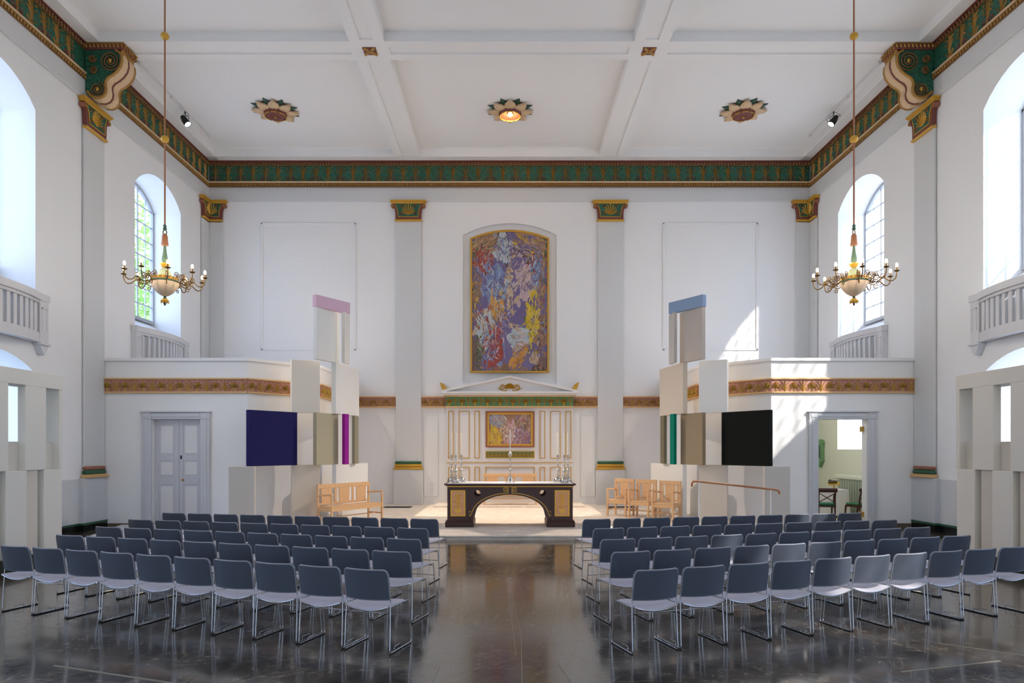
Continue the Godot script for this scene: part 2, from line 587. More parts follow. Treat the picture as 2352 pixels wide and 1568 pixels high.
func window(called: String, s: float, a0: float, a1: float, out_h: float, spring: float, rise: float, nc: int, row: float, each_pane: bool) -> void:
	var o := struct(called, null, null, "%s arched window with pale glazing bars on the %s side" % ["tall upper" if out_h > 4.0 else "low", "blue-panel" if s < 0 else "black-panel"])
	var X := s * (XW + 0.84)
	var c := (a0 + a1) * 0.5
	var w := a1 - a0
	o.position = W(X, out_h, c)
	var P := func(a: float, h: float, z: float) -> Vector3: return W(s * z, h - out_h, a - c)
	var fr := MB.new()
	fr.mm(P.call(a0, out_h, -0.05), P.call(a0 + 0.06, spring, 0.05))
	fr.mm(P.call(a1 - 0.06, out_h, -0.05), P.call(a1, spring, 0.05))
	fr.mm(P.call(a0, out_h - 0.02, -0.06), P.call(a1, out_h + 0.07, 0.05))
	var N := 14
	for i in N:
		var x0 := a0 + w * i / N
		var x1 := a0 + w * (i + 1) / N
		var y0 := arch(x0, c, w, spring, rise)
		var y1 := arch(x1, c, w, spring, rise)
		fr.q(P.call(x0, y0 - 0.07, -0.05), P.call(x1, y1 - 0.07, -0.05), P.call(x1, y1, -0.05), P.call(x0, y0, -0.05), Vector3(-s, 0, 0))
		fr.q(P.call(x0, y0 - 0.07, -0.05), P.call(x1, y1 - 0.07, -0.05), P.call(x1, y1 - 0.07, 0.05), P.call(x0, y0 - 0.07, 0.05), Vector3.DOWN)
		fr.q(P.call(x0, y0 - 0.07, 0.05), P.call(x1, y1 - 0.07, 0.05), P.call(x1, y1, 0.05), P.call(x0, y0, 0.05), Vector3(s, 0, 0))
	part("window_frame", fr, M.window_bar, o)
	for k in range(1, nc):
		var x := a0 + w * k / nc
		var b := MB.new()
		var wide := 0.04 if k % 2 == 0 else 0.012
		b.mm(P.call(x - wide * 0.5, out_h + 0.05, -0.02), P.call(x + wide * 0.5, arch(x, c, w, spring, rise) - 0.05, 0.02))
		part("mullion", b, M.window_bar, o)
	var rows := int(floor((spring - out_h) / row))
	var hs := [out_h + 0.05]
	for k in range(1, rows + 1):
		var h := out_h + k * (spring - out_h) / rows
		hs.append(h)
		var b := MB.new()
		b.mm(P.call(a0 + 0.03, h - 0.012, -0.018), P.call(a1 - 0.03, h + 0.012, 0.018))
		part("glazing_bar", b, M.window_bar, o)
	if each_pane:
		for i in nc:
			for k in hs.size():
				var x0 := a0 + w * i / nc
				var x1 := a0 + w * (i + 1) / nc
				var top0: float = hs[k + 1] if k + 1 < hs.size() else arch(x0, c, w, spring, rise) - 0.01
				var top1: float = hs[k + 1] if k + 1 < hs.size() else arch(x1, c, w, spring, rise) - 0.01
				var b := MB.new()
				var lean := rng.randf_range(-0.003, 0.003)
				b.q(P.call(x0, hs[k], lean), P.call(x1, hs[k], -lean), P.call(x1, top1, -lean), P.call(x0, top0, lean), Vector3(-s, 0, 0))
				part("pane", b, M.window_glass, o)
	else:
		var b := MB.new()
		b.q(P.call(a0, out_h, 0), P.call(a1, out_h, 0), P.call(a1, spring, 0), P.call(a0, spring, 0), Vector3(-s, 0, 0))
		for i in N:
			var x0 := a0 + w * i / N
			var x1 := a0 + w * (i + 1) / N
			b.q(P.call(x0, spring, 0), P.call(x1, spring, 0), P.call(x1, arch(x1, c, w, spring, rise), 0), P.call(x0, arch(x0, c, w, spring, rise), 0), Vector3(-s, 0, 0))
		part("pane", b, M.window_glass, o)

func shell() -> void:
	# floor
	var b := MB.new()
	var x0 := -XW - WT
	var x1 := XW + WT
	var S := 8.0
	b.quv(W(x0, 0, DR - WT), W(x1, 0, DR - WT), W(x1, 0, DB + WT), W(x0, 0, DB + WT), Vector2(x0, DR - WT) / S, Vector2(x1, DR - WT) / S, Vector2(x1, DB + WT) / S, Vector2(x0, DB + WT) / S)
	b.mm(W(x0, -0.3, DR - WT), W(x1, -0.002, DB + WT))
	var fl := struct("floor", b, M.dark_polished_floor, "dark polished stone floor with pale scratches")
	# worn pale lines across the floor, as (X, D) ends
	for t in [[-3.95, 5.92, -2.55, 5.42, 0.03], [3.3, 5.75, 4.35, 6.05, 0.03], [5.1, 6.45, 6.4, 6.95, 0.035], [-1.28, 5.3, -3.3, 5.95, 0.0], [4.15, 6.6, 5.6, 5.5, 0.01], [0.03, 8.9, 0.12, 6.9, 0.008], [0.12, 6.9, 0.1, 5.4, 0.008], [0.42, 6.0, 0.5, 5.45, 0.007], [-0.6, 5.9, -0.62, 5.45, 0.006], [-0.02, 9.1, 0.06, 6.2, 0.006]]:
		if t[4] == 0.0: continue
		var p0 := Vector2(t[0], t[1])
		var p1 := Vector2(t[2], t[3])
		var d := p1 - p0
		var st := MB.new()
		st.box(W((p0.x + p1.x) / 2, 0.0008, (p0.y + p1.y) / 2), Vector3(d.length(), 0.0016, t[4]), Basis(Vector3.UP, atan2(d.y, d.x)))
		part("worn_line", st, M.tape, fl)
	# side walls
	for s in [-1.0, 1.0]:
		var cols := []
		for k in range(BAYS.size() - 1, -1, -1):
			cols.append({"a0": BAYS[k][0], "a1": BAYS[k][1], "holes": [{"sill": 1.86, "out": 1.92, "spring": 3.42, "rise": 0.38}, {"sill": 5.0, "out": 5.55, "spring": 8.82, "rise": 0.56}]})
		b = MB.new()
		hole_wall(b, func(a: float, h: float, z: float) -> Vector3: return W(s * (XW + z), h, a), DR, DB, HC + 0.25, cols, WT, Vector3(-s, 0, 0))
		struct("wall_left" if s < 0 else "wall_right", b, M.white_wall_paint, "white plaster side wall with tall arched windows")
	# back wall with the shallow arched recess behind the large painting
	b = MB.new()
	hole_wall(b, func(a: float, h: float, z: float) -> Vector3: return W(a, h, DB + z), -XW - WT, XW + WT, HC + 0.25, [{"a0": -1.5, "a1": 1.52, "holes": [{"sill": 3.98, "out": 3.98, "spring": 8.76, "rise": 0.38}]}], 0.09, Vector3(0, 0, 1), false)
	b.mm(W(-XW - WT, 0, DB + 0.1), W(XW + WT, HC + 0.25, DB + 0.6))
	struct("wall_back", b, M.white_wall_paint, "white plaster end wall behind the altar")
	b = MB.new()
	var ecols := []
	for xc in [-6.2, 0.0, 6.2]:
		ecols.append({"a0": xc - 1.5, "a1": xc + 1.5, "holes": [{"sill": 0.9, "out": 0.9, "spring": 3.6, "rise": 0.4}]})
	hole_wall(b, func(a: float, h: float, z: float) -> Vector3: return W(a, h, DR - z), -XW - WT, XW + WT, HC + 0.25, ecols, 0.5, Vector3(0, 0, -1))
	struct("wall_entrance", b, M.white_wall_paint, "white plaster wall at the entrance end")
	var en := 17
	for xc in [-6.2, 0.0, 6.2]:
		for hh in [[0.9, 4.0]]:
			var ew := struct("window_%d" % en, null, null, "wide low arched window at the entrance end")
			en += 1
			ew.position = W(xc, hh[0], DR - 0.45)
			var H: float = hh[1] - hh[0]
			for k in 7:
				var bar := MB.new()
				var xx := lerpf(-1.48, 1.48, k / 6.0)
				bar.mm(Vector3(xx - 0.02, 0, -0.02), Vector3(xx + 0.02, H, 0.02))
				part("mullion", bar, M.window_bar, ew)
			for k in int(H / 0.42):
				var bar := MB.new()
				bar.mm(Vector3(-1.5, k * 0.42, -0.015), Vector3(1.5, k * 0.42 + 0.025, 0.015))
				part("glazing_bar", bar, M.window_bar, ew)
			var pane := MB.new()
			pane.q(Vector3(-1.5, 0, 0), Vector3(1.5, 0, 0), Vector3(1.5, H, 0), Vector3(-1.5, H, 0), Vector3(0, 0, -1))
			part("pane", pane, M.window_glass, ew)
	# ceiling: slab, borders, beams with sunk panels
	b = MB.new()
	b.mm(W(-XW - WT, HC, DR - WT), W(XW + WT, HC + 0.3, DB + WT))
	var ce := struct("ceiling", b, M.ceiling_paint, "white coffered plaster ceiling")
	var hs := 11.08
	for r in [[-XW, -9.27, DR, DB], [9.27, XW, DR, DB], [-XW, XW, 21.5, DB]]:
		b = MB.new()
		b.mm(W(r[0], hs, r[2]), W(r[1], HC + 0.01, r[3]), 0.01)
		part("border", b, M.ceiling_paint, ce)
	for sx in [-1.0, 1.0]:
		# beams along the room
		for seg in [[16.17, 21.5], [9.97, 15.43], [3.77, 9.23], [DR, 3.03]]:
			b = MB.new()
			beam(b, sx * 3.225 - 0.395, sx * 3.225 + 0.395, seg[0], seg[1], hs, 0.25)
			part("beam", b, M.ceiling_paint, ce)
	for dc in [15.8, 9.6, 3.4]:
		for seg in [[-9.27, -3.62], [-2.83, 2.83], [3.62, 9.27]]:
			b = MB.new()
			beam(b, seg[0], seg[1], dc - 0.37, dc + 0.37, hs, 0.23)
			part("cross_beam", b, M.ceiling_paint, ce)
		for sx in [-1.0, 1.0]:
			b = MB.new()
			b.mm(W(sx * 3.225 - 0.395, hs, dc - 0.37), W(sx * 3.225 + 0.395, HC + 0.01, dc + 0.37))
			part("beam_crossing", b, M.ceiling_paint, ce)
	# dais, ramp
	b = MB.new()
	b.prism(PackedVector2Array([Vector2(-6.6, 14.08), Vector2(6.6, 14.08), Vector2(6.6, 16.3), Vector2(6.25, 16.3), Vector2(4.93, 17.8), Vector2(4.93, DB), Vector2(-4.93, DB), Vector2(-4.93, 17.8), Vector2(-6.25, 16.3), Vector2(-6.6, 16.3)]), Transform3D(Basis(Vector3.RIGHT, -PI / 2), Vector3.ZERO), 0.06)
	b.prism(PackedVector2Array([Vector2(-6.6, 14.05), Vector2(6.6, 14.05), Vector2(6.6, 16.3), Vector2(-6.6, 16.3)]), Transform3D(Basis(Vector3.RIGHT, -PI / 2), Vector3(0, 0.06, 0)), 0.03)
	b.prism(PackedVector2Array([Vector2(-6.25, 16.3), Vector2(6.25, 16.3), Vector2(4.93, 17.8), Vector2(4.93, DB), Vector2(-4.93, DB), Vector2(-4.93, 17.8)]), Transform3D(Basis(Vector3.RIGHT, -PI / 2), Vector3(0, 0.06, 0)), 0.03)
	struct("dais_floor", b, M.limestone, "low cream limestone dais under the altar")
	b = MB.new()
	b.mm(W(-2.3, 0.09, 20.75), W(2.3, 0.155, DB), 0.008)
	struct("step_floor", b, M.limestone, "shallow stone step along the foot of the reredos")
	b = MB.new()
	b.prism(PackedVector2Array([Vector2(-6.6, 13.2), Vector2(-6.6, 16.28), Vector2(-9.25, 16.28), Vector2(-8.35, 12.7)]), Transform3D(Basis(Vector3.RIGHT, -PI / 2), Vector3.ZERO), 0.07)
	struct("ramp_floor", b, M.ramp_paint, "pale painted ramp beside the closed double door")
	# side rooms: front wall, slanted wall, return wall, roof
	for s in [-1.0, 1.0]:
		b = MB.new()
		var t := 0.22
		b.mm(W(s * XW, 0, 16.3), W(s * 8.53, 4.03, 16.3 + t))
		b.mm(W(s * 7.36, 0, 16.3), W(s * 6.25, 4.03, 16.3 + t))
		b.mm(W(s * 8.53, 2.58, 16.3), W(s * 7.36, 4.03, 16.3 + t))
		var pl := PackedVector2Array([Vector2(s * 6.25, 16.3), Vector2(s * 4.93, 17.8), Vector2(s * 4.93, DB), Vector2(s * 5.15, DB), Vector2(s * 5.15, 17.9), Vector2(s * 6.36, 16.52), Vector2(s * 6.25, 16.52)])
		b.prism(pl, Transform3D(Basis(Vector3.RIGHT, -PI / 2), Vector3.ZERO), 4.03)
		b.prism(PackedVector2Array([Vector2(s * XW, 16.4), Vector2(s * 6.3, 16.4), Vector2(s * 5.0, 17.85), Vector2(s * 5.0, DB), Vector2(s * XW, DB)]), Transform3D(Basis(Vector3.RIGHT, -PI / 2), Vector3(0, 3.84, 0)), 0.1)
		var wl := struct("wall_side_room_left" if s < 0 else "wall_side_room_right", b, M.white_wall_paint, "white wall of the corner side room with a slanted face")
		var cap := MB.new()
		cap.prism(PackedVector2Array([Vector2(s * XW, 16.24), Vector2(s * 6.22, 16.24), Vector2(s * 4.87, 17.77), Vector2(s * 4.87, DB), Vector2(s * 5.0, DB), Vector2(s * 5.0, 17.85), Vector2(s * 6.3, 16.4), Vector2(s * XW, 16.4)]), Transform3D(Basis(Vector3.RIGHT, -PI / 2), Vector3(0, 3.97, 0)), 0.07)
		part("coping", cap, M.white_wall_paint, wl)
		var sk := MB.new()
		sk.mm(W(s * 9.66, 0, 16.285), W(s * 8.78, 0.1, 16.3))
		part("skirting", sk, M.brown_skirting, wl)
	# plain entablature below the cornice
	b = MB.new()
	b.mm(W(-XW, 9.83, 21.93), W(XW, 10.3, DB), 0.008)
	struct("trim_1", b, M.grey_pilaster_paint, "plain grey architrave along the end wall")
	for s in [-1.0, 1.0]:
		b = MB.new()
		b.mm(W(s * (XW - 0.07), 9.83, 4.0), W(s * XW, 10.3, 21.93), 0.008)
		struct("trim_2" if s < 0 else "trim_3", b, M.grey_pilaster_paint, "plain grey architrave along the side wall")
	# black and green skirting, dado
	for s in [-1.0, 1.0]:
		b = MB.new()
		b.mm(W(s * (XW - 0.03), 0, 8.0), W(s * XW, 0.15, 15.5))
		b.mm(W(s * (XW - 0.13), 0, 15.38), W(s * XW, 0.15, 16.29))
		var bs := struct("baseboard_left" if s < 0 else "baseboard_right", b, M.black_paint, "black skirting with a green line along the side wall")
		var g := MB.new()
		g.mm(W(s * (XW - 0.035), 0.15, 8.0), W(s * XW, 0.195, 15.5))
		g.mm(W(s * (XW - 0.135), 0.15, 15.375), W(s * XW, 0.195, 16.29))
		part("green_line", g, M.green_paint, bs)
		g = MB.new()
		g.mm(W(s * (XW - 0.02), 0.195, 8.0), W(s * XW, 1.19, 15.45))
		part("dado", g, M.dado_paint, bs)
	# raised rectangular mouldings on the end wall
	for s in [-1.0, 1.0]:
		b = MB.new()
		for r in [[4.94, 5.0, 5.04, 9.15], [7.94, 8.0, 5.04, 9.15], [4.94, 8.0, 5.04, 5.1], [4.94, 8.0, 9.09, 9.15]]:
			b.mm(W(s * r[0], r[2], 21.965), W(s * r[1], r[3], DB), 0.012)
		struct("trim_4" if s < 0 else "trim_5", b, M.white_wall_paint, "thin raised rectangular moulding on the end wall")
		b = MB.new()
		for r in [[2.3, 2.33, 0.35, 3.0], [2.72, 2.75, 0.35, 3.0], [2.3, 2.75, 0.35, 0.38], [2.3, 2.75, 2.97, 3.0]]:
			b.mm(W(s * r[0], r[2], 21.975), W(s * r[1], r[3], DB), 0.008)
		struct("trim_6" if s < 0 else "trim_7", b, M.white_wall_paint, "narrow raised panel moulding between reredos and pilaster")
	# windows
	var wn := 1
	for s in [-1.0, 1.0]:
		for k in BAYS.size():
			window("window_%d" % wn, s, BAYS[k][0], BAYS[k][1], 5.55, 8.82, 0.56, 6, 0.42, k == 0)
			wn += 1
			window("window_%d" % wn, s, BAYS[k][0], BAYS[k][1], 1.92, 3.42, 0.38, 4, 0.5, false)
			wn += 1
	# ground outside
	b = MB.new()
	b.mm(W(-60, -0.6, -50), W(60, -0.35, 70))
	struct("ground", b, M.outdoor_paving)

func beam(b: MB, xa: float, xb: float, da: float, db: float, h: float, margin: float) -> void:
	b.mm(W(xa, h + 0.035, da), W(xb, HC + 0.01, db))
	if xb - xa < db - da:
		b.mm(W(xa, h, da), W(xa + margin, h + 0.036, db))
		b.mm(W(xb - margin, h, da), W(xb, h + 0.036, db))
	else:
		b.mm(W(xa, h, da), W(xb, h + 0.036, da + margin))
		b.mm(W(xa, h, db - margin), W(xb, h + 0.036, db))
	if xb - xa < db - da:
		b.mm(W(xa + margin, h, da), W(xb - margin, h + 0.036, da + 0.06))
		b.mm(W(xa + margin, h, db - 0.06), W(xb - margin, h + 0.036, db))
	else:
		b.mm(W(xa, h, da + margin), W(xa + 0.06, h + 0.036, db - margin))
		b.mm(W(xb - 0.06, h, da + margin), W(xb, h + 0.036, db - margin))

func door_frame(o: Node3D, s: float) -> void:
	for r in [[8.53, 8.76, 0.0, 2.58], [7.13, 7.36, 0.0, 2.58]]:
		var b := MB.new()
		b.mm(W(s * r[0], r[2], 16.24), W(s * r[1], r[3], 16.3), 0.01)
		b.mm(W(s * (r[0] + 0.07), r[2], 16.225), W(s * (r[1] - 0.07), r[3], 16.25), 0.01)
		part("jamb_casing", b, M.grey_trim_paint, o)
	var h := MB.new()
	h.mm(W(s * 8.53, 2.58, 16.24), W(s * 7.36, 2.73, 16.3), 0.01)
	h.mm(W(s * 8.53, 2.63, 16.225), W(s * 7.36, 2.68, 16.25), 0.01)
	part("head_casing", h, M.grey_trim_paint, o)
	for x in [8.645, 7.245]:
		var c := MB.new()
		c.mm(W(s * (x - 0.115), 2.58, 16.235), W(s * (x + 0.115), 2.74, 16.3), 0.01)
		c.mm(W(s * (x - 0.07), 2.62, 16.222), W(s * (x + 0.07), 2.70, 16.24), 0.008)
		part("corner_block", c, M.grey_trim_paint, o)
	var top := MB.new()
	top.mm(W(s * 8.79, 2.74, 16.21), W(s * 7.1, 2.775, 16.3), 0.008)
	part("cap_moulding", top, M.grey_trim_paint, o)

func doors() -> void:
	var o := struct("door_1", null, null, "closed pale grey panelled double door")
	door_frame(o, -1.0)
	for k in 2:
		var xa := -8.53 + 0.585 * k
		var xb := xa + 0.58
		var lf := MB.new()
		var D0 := 16.42
		var st := 0.095
		lf.mm(W(xa, 0.0, D0 + 0.015), W(xb, 2.58, D0 + 0.05))
		for r in [[xa, xa + st, 0.0, 2.58], [xb - st, xb, 0.0, 2.58], [xa + st, xb - st, 0.0, 0.2], [xa + st, xb - st, 1.02, 1.2], [xa + st, xb - st, 1.6, 1.72], [xa + st, xb - st, 2.48, 2.58]]:
			lf.mm(W(r[0], r[2], D0), W(r[1], r[3], D0 + 0.02), 0.004)
		var leaf := part("door_leaf", lf, M.grey_trim_paint, o)
		for r in [[0.2, 1.02], [1.2, 1.6], [1.72, 2.48]]:
			var pn := MB.new()
			pn.mm(W(xa + st + 0.045, r[0] + 0.045, D0 + 0.003), W(xb - st - 0.045, r[1] - 0.045, D0 + 0.02), 0.01)
			part("door_panel", pn, M.white_gloss, leaf)
		if k == 1:
			var kn := MB.new()
			kn.ball(W(xa + 0.11, 1.13, D0 - 0.05), Vector3(0.03, 0.03, 0.025), 12, 8)
			kn.tube([W(xa + 0.11, 1.13, D0 + 0.01), W(xa + 0.11, 1.13, D0 - 0.04)], 0.012, 8)
			part("knob", kn, M.brass, leaf)
			var kp := MB.new()
			kp.mm(W(xa + 0.03, 1.63, D0 - 0.012), W(xa + 0.07, 1.72, D0), 0.005)
			part("lock_plate", kp, M.black_metal, leaf)
	o = struct("door_2", null, null, "open doorway with a pale grey casing and brass hinges")
	door_frame(o, 1.0)
	for h in [0.3, 2.35]:
		var b := MB.new()
		b.mm(W(8.49, h - 0.06, 16.42), W(8.53, h + 0.06, 16.53), 0.004)
		b.tube([W(8.5, h - 0.07, 16.54), W(8.5, h + 0.07, 16.54)], 0.014, 8)
		part("hinge", b, M.brass, o)

func arc_pts(a: Vector2, c: Vector2, b: Vector2, n := 6) -> Array:
	var r := []
	for i in n + 1:
		var t := float(i) / n
		r.append(a.lerp(c, t).lerp(c.lerp(b, t), t))
	return r

func spiral(c: Vector2, r0: float, r1: float, a0: float, turns: float, n := 20) -> Array:
	var r := []
	for i in n + 1:
		var t := float(i) / n
		var a := a0 + TAU * turns * t
		r.append(c + Vector2(cos(a), sin(a)) * lerpf(r0, r1, t))
	return r

func flat3(p: Array, z: float) -> Array:
	var r := []
	for a in p: r.append(Vector3(a.x, a.y, z))
	return r

# plant ornaments, in a plane facing +z, from y = 0 up; h is their height
func ornament(kind: String, h: float) -> MB:
	var b := MB.new()
	var k := h / 0.5
	var T := Transform3D(Basis().scaled(Vector3(k, k, k)), Vector3.ZERO)
	match kind:
		"upright":
			b.frond([Vector2(0, 0), Vector2(0, 0.2), Vector2(0, 0.5)], 0.038, 0.022, 0.034, T)
			for s in [-1.0, 1.0]:
				for e in [[0.08, 0.12, 0.30, 0.115, 0.25], [0.14, 0.12, 0.40, 0.135, 0.33], [0.2, 0.10, 0.48, 0.115, 0.42]]:
					b.frond(arc_pts(Vector2(0, e[0]), Vector2(s * e[1] * 0.35, e[2]), Vector2(s * e[1], e[2] - 0.02), 4) + [Vector2(s * (e[3] + 0.01), e[4]), Vector2(s * (e[3] - 0.02), e[4] - 0.012)], 0.016, 0.015, 0.02, T)
		"drooping":
			b.frond([Vector2(0, 0), Vector2(0, 0.12), Vector2(0, 0.5)], 0.022, 0.042, 0.036, T)
			for s in [-1.0, 1.0]:
				for e in [[0.1, 0.16, 0.36], [0.24, 0.17, 0.47]]:
					b.frond(arc_pts(Vector2(s * 0.012, e[0]), Vector2(s * 0.03, e[2] + 0.02), Vector2(s * e[1], e[2] - 0.015), 5), 0.034, 0.016, 0.03, T)
				b.frond(arc_pts(Vector2(s * 0.01, 0.02), Vector2(s * 0.08, 0.06), Vector2(s * 0.13, 0.15), 4), 0.03, 0.02, 0.03, T)
		"scroll":
			for s in [-1.0, 1.0]:
				b.frond(spiral(Vector2(s * 0.1, 0.075), 0.085, 0.02, PI if s > 0 else 0.0, -s * 1.2, 9), 0.035, 0.02, 0.02, T)
		"fan":
			b.frond([Vector2(0, 0), Vector2(0, 0.2)], 0.06, 0.1, 0.05, T)
			for i in 9:
				var a := lerpf(-1.75, 1.75, i / 8.0)
				var d := Vector2(sin(a), cos(a))
				b.frond([Vector2(0, 0.2), Vector2(0, 0.2) + d * 0.14, Vector2(0, 0.2) + d * (0.25 - 0.05 * absf(a))], 0.02, 0.06, 0.06, T)
		"lotus":
			b.frond([Vector2(0, 0.02), Vector2(0, 0.25), Vector2(0, 0.5)], 0.08, 0.03, 0.05, T)
			for s in [-1.0, 1.0]:
				b.frond(arc_pts(Vector2(0, 0.08), Vector2(s * 0.05, 0.3), Vector2(s * 0.17, 0.46), 4), 0.07, 0.02, 0.045, T)
				b.frond(arc_pts(Vector2(0, 0.05), Vector2(s * 0.12, 0.18), Vector2(s * 0.22, 0.33), 4), 0.05, 0.02, 0.04, T)
				b.frond(spiral(Vector2(s * 0.2, 0.09), 0.09, 0.02, PI if s > 0 else 0.0, -s * 1.1, 8), 0.04, 0.02, 0.03, T)
	return b

func cornice() -> void:
	var up := ornament("upright", 0.5).mesh()
	var dr := ornament("drooping", 0.5).mesh()
	var sc := ornament("scroll", 0.5).mesh()
	# [name, start, direction of run, facing, length, label]
	var runs := [
		["trim_8", W(-9.62, 0, 21.88), Vector3(1, 0, 0), 19.24, 0.0, "green and gold palmette cornice along the end wall", []],
		["trim_9", W(-9.66, 0, 12.4), Vector3(0, 0, -1), 9.48, PI / 2, "green and gold palmette cornice along the side wall by the blue-panel tower", [3.08, 3.78]],
		["trim_10", W(9.66, 0, 21.88), Vector3(0, 0, 1), 9.48, -PI / 2, "green and gold palmette cornice along the side wall by the black-panel tower", [5.7, 6.4]],
	]
	for r in runs:
		var o := struct(r[0], null, null, r[5])
		var L: float = r[3]
		var B := Basis(Vector3.UP, r[4])
		o.transform = Transform3D(B, r[1])
		# local x runs along, local z comes out of the wall
		var b := MB.new()
		b.mm(Vector3(0, 10.43, -0.1), Vector3(L, 10.95, 0))
		part("frieze_ground", b, M.frieze_green, o)
		b = MB.new()
		b.mm(Vector3(0, 10.385, -0.1), Vector3(L, 10.432, 0.05), 0.006)
		part("cream_fillet", b, M.cream_paint, o)
		b = MB.new()
		b.mm(Vector3(0, 10.27, -0.1), Vector3(L, 10.386, 0.015))
		b.mm(Vector3(0, 10.262, -0.1), Vector3(L, 10.275, 0.045))
		part("bead_ground", b, M.dark_gold, o)
		b = MB.new()
		var n := int(L / 0.085)
		for i in n:
			b.ball(Vector3((i + 0.5) * L / n, 10.33, 0.02), Vector3(0.032, 0.046, 0.034), 6, 4)
		part("bead_moulding", b, M.antique_gold, o).set_meta("kind", "stuff")
		b = MB.new()
		b.mm(Vector3(0, 10.945, -0.1), Vector3(L, 11.085, 0.03))
		b.mm(Vector3(0, 11.055, -0.1), Vector3(L, 11.085, 0.085), 0.005)
		part("leaf_ground", b, M.maroon_paint, o)
		b = MB.new()
		n = int(L / 0.095)
		for i in n:
			b.bbox(Vector3((i + 0.5) * L / n, 11.0, 0.045), Vector3(0.05, 0.1, 0.05), 0.018, Basis(Vector3(0, 0, 1), 0.35))
		b.mm(Vector3(0, 10.94, -0.1), Vector3(L, 10.957, 0.05), 0.004)
		part("leaf_moulding", b, M.dark_gold, o).set_meta("kind", "stuff")
		n = int(round(L / 0.4))
		for i in n:
			var x := (i + 0.5) * L / n
			var gap: Array = r[6]
			if gap and x > gap[0] - 0.15 and x < gap[1] + 0.15: continue
			part("palmette", up if i % 2 == 0 else dr, M.antique_gold, o, Vector3(x, 10.435, 0.002))
			if i % 2 == 0: part("scroll", sc, M.maroon_paint, o, Vector3(x, 10.435, 0.001))

func low_frieze(called: String, p0: Vector2, p1: Vector2, label: String, ground: String, fan: Mesh, lotus: Mesh, facing := 1.0) -> void:
	# along (X, D) from p0 to p1, h 3.21 to 3.56
	var o := struct(called, null, null, label)
	var d := p1 - p0
	var L := d.length()
	o.transform = Transform3D(Basis(Vector3.UP, atan2(d.y, d.x)), W(p0.x, 0, p0.y))
	var b := MB.new()
	b.mm(Vector3(0, 3.235, -0.03), Vector3(L, 3.53, 0.012))
	part("frieze_ground", b, M[ground], o)
	for h in [[3.2, 3.24], [3.525, 3.565]]:
		b = MB.new()
		b.mm(Vector3(-0.01, h[0], -0.03), Vector3(L + 0.01, h[1], 0.055), 0.008)
		part("border", b, M.ochre_paint, o)
	var n := maxi(2, int(round(L / 0.212)))
	for i in n:
		part("palmette" if i % 2 == 0 else "lotus", fan if i % 2 == 0 else lotus, M.frieze_gilt, o, Vector3((i + 0.5) * L / n, 3.24, 0.012))

func low_friezes() -> void:
	var fan := ornament("fan", 0.265).mesh()
	var lotus := ornament("lotus", 0.265).mesh()
	var k := 11
	for s in [-1.0, 1.0]:
		var side := "by the blue-panel tower" if s < 0 else "by the black-panel tower"
		var runs := [[Vector2(s * 9.7, 16.29), Vector2(s * 6.25, 16.29), "pink and gold palmette frieze above the side room door "], [Vector2(s * 6.25, 16.285), Vector2(s * 4.925, 17.785), "pink and gold palmette frieze on the slanted wall "], [Vector2(s * 4.915, 17.8), Vector2(s * 4.915, 21.96), "pink and gold palmette frieze on the return wall "], [Vector2(s * 4.91, 21.975), Vector2(s * 3.66, 21.975), "short pink and gold frieze on the end wall "], [Vector2(s * 2.83, 21.975), Vector2(s * 2.06, 21.975), "short pink and gold frieze beside the reredos "]]
		for r in runs:
			if s < 0: low_frieze("trim_%d" % k, r[0], r[1], r[2] + side, "frieze_pink", fan, lotus)
			else: low_frieze("trim_%d" % k, r[1], r[0], r[2] + side, "frieze_pink", fan, lotus)
			k += 1

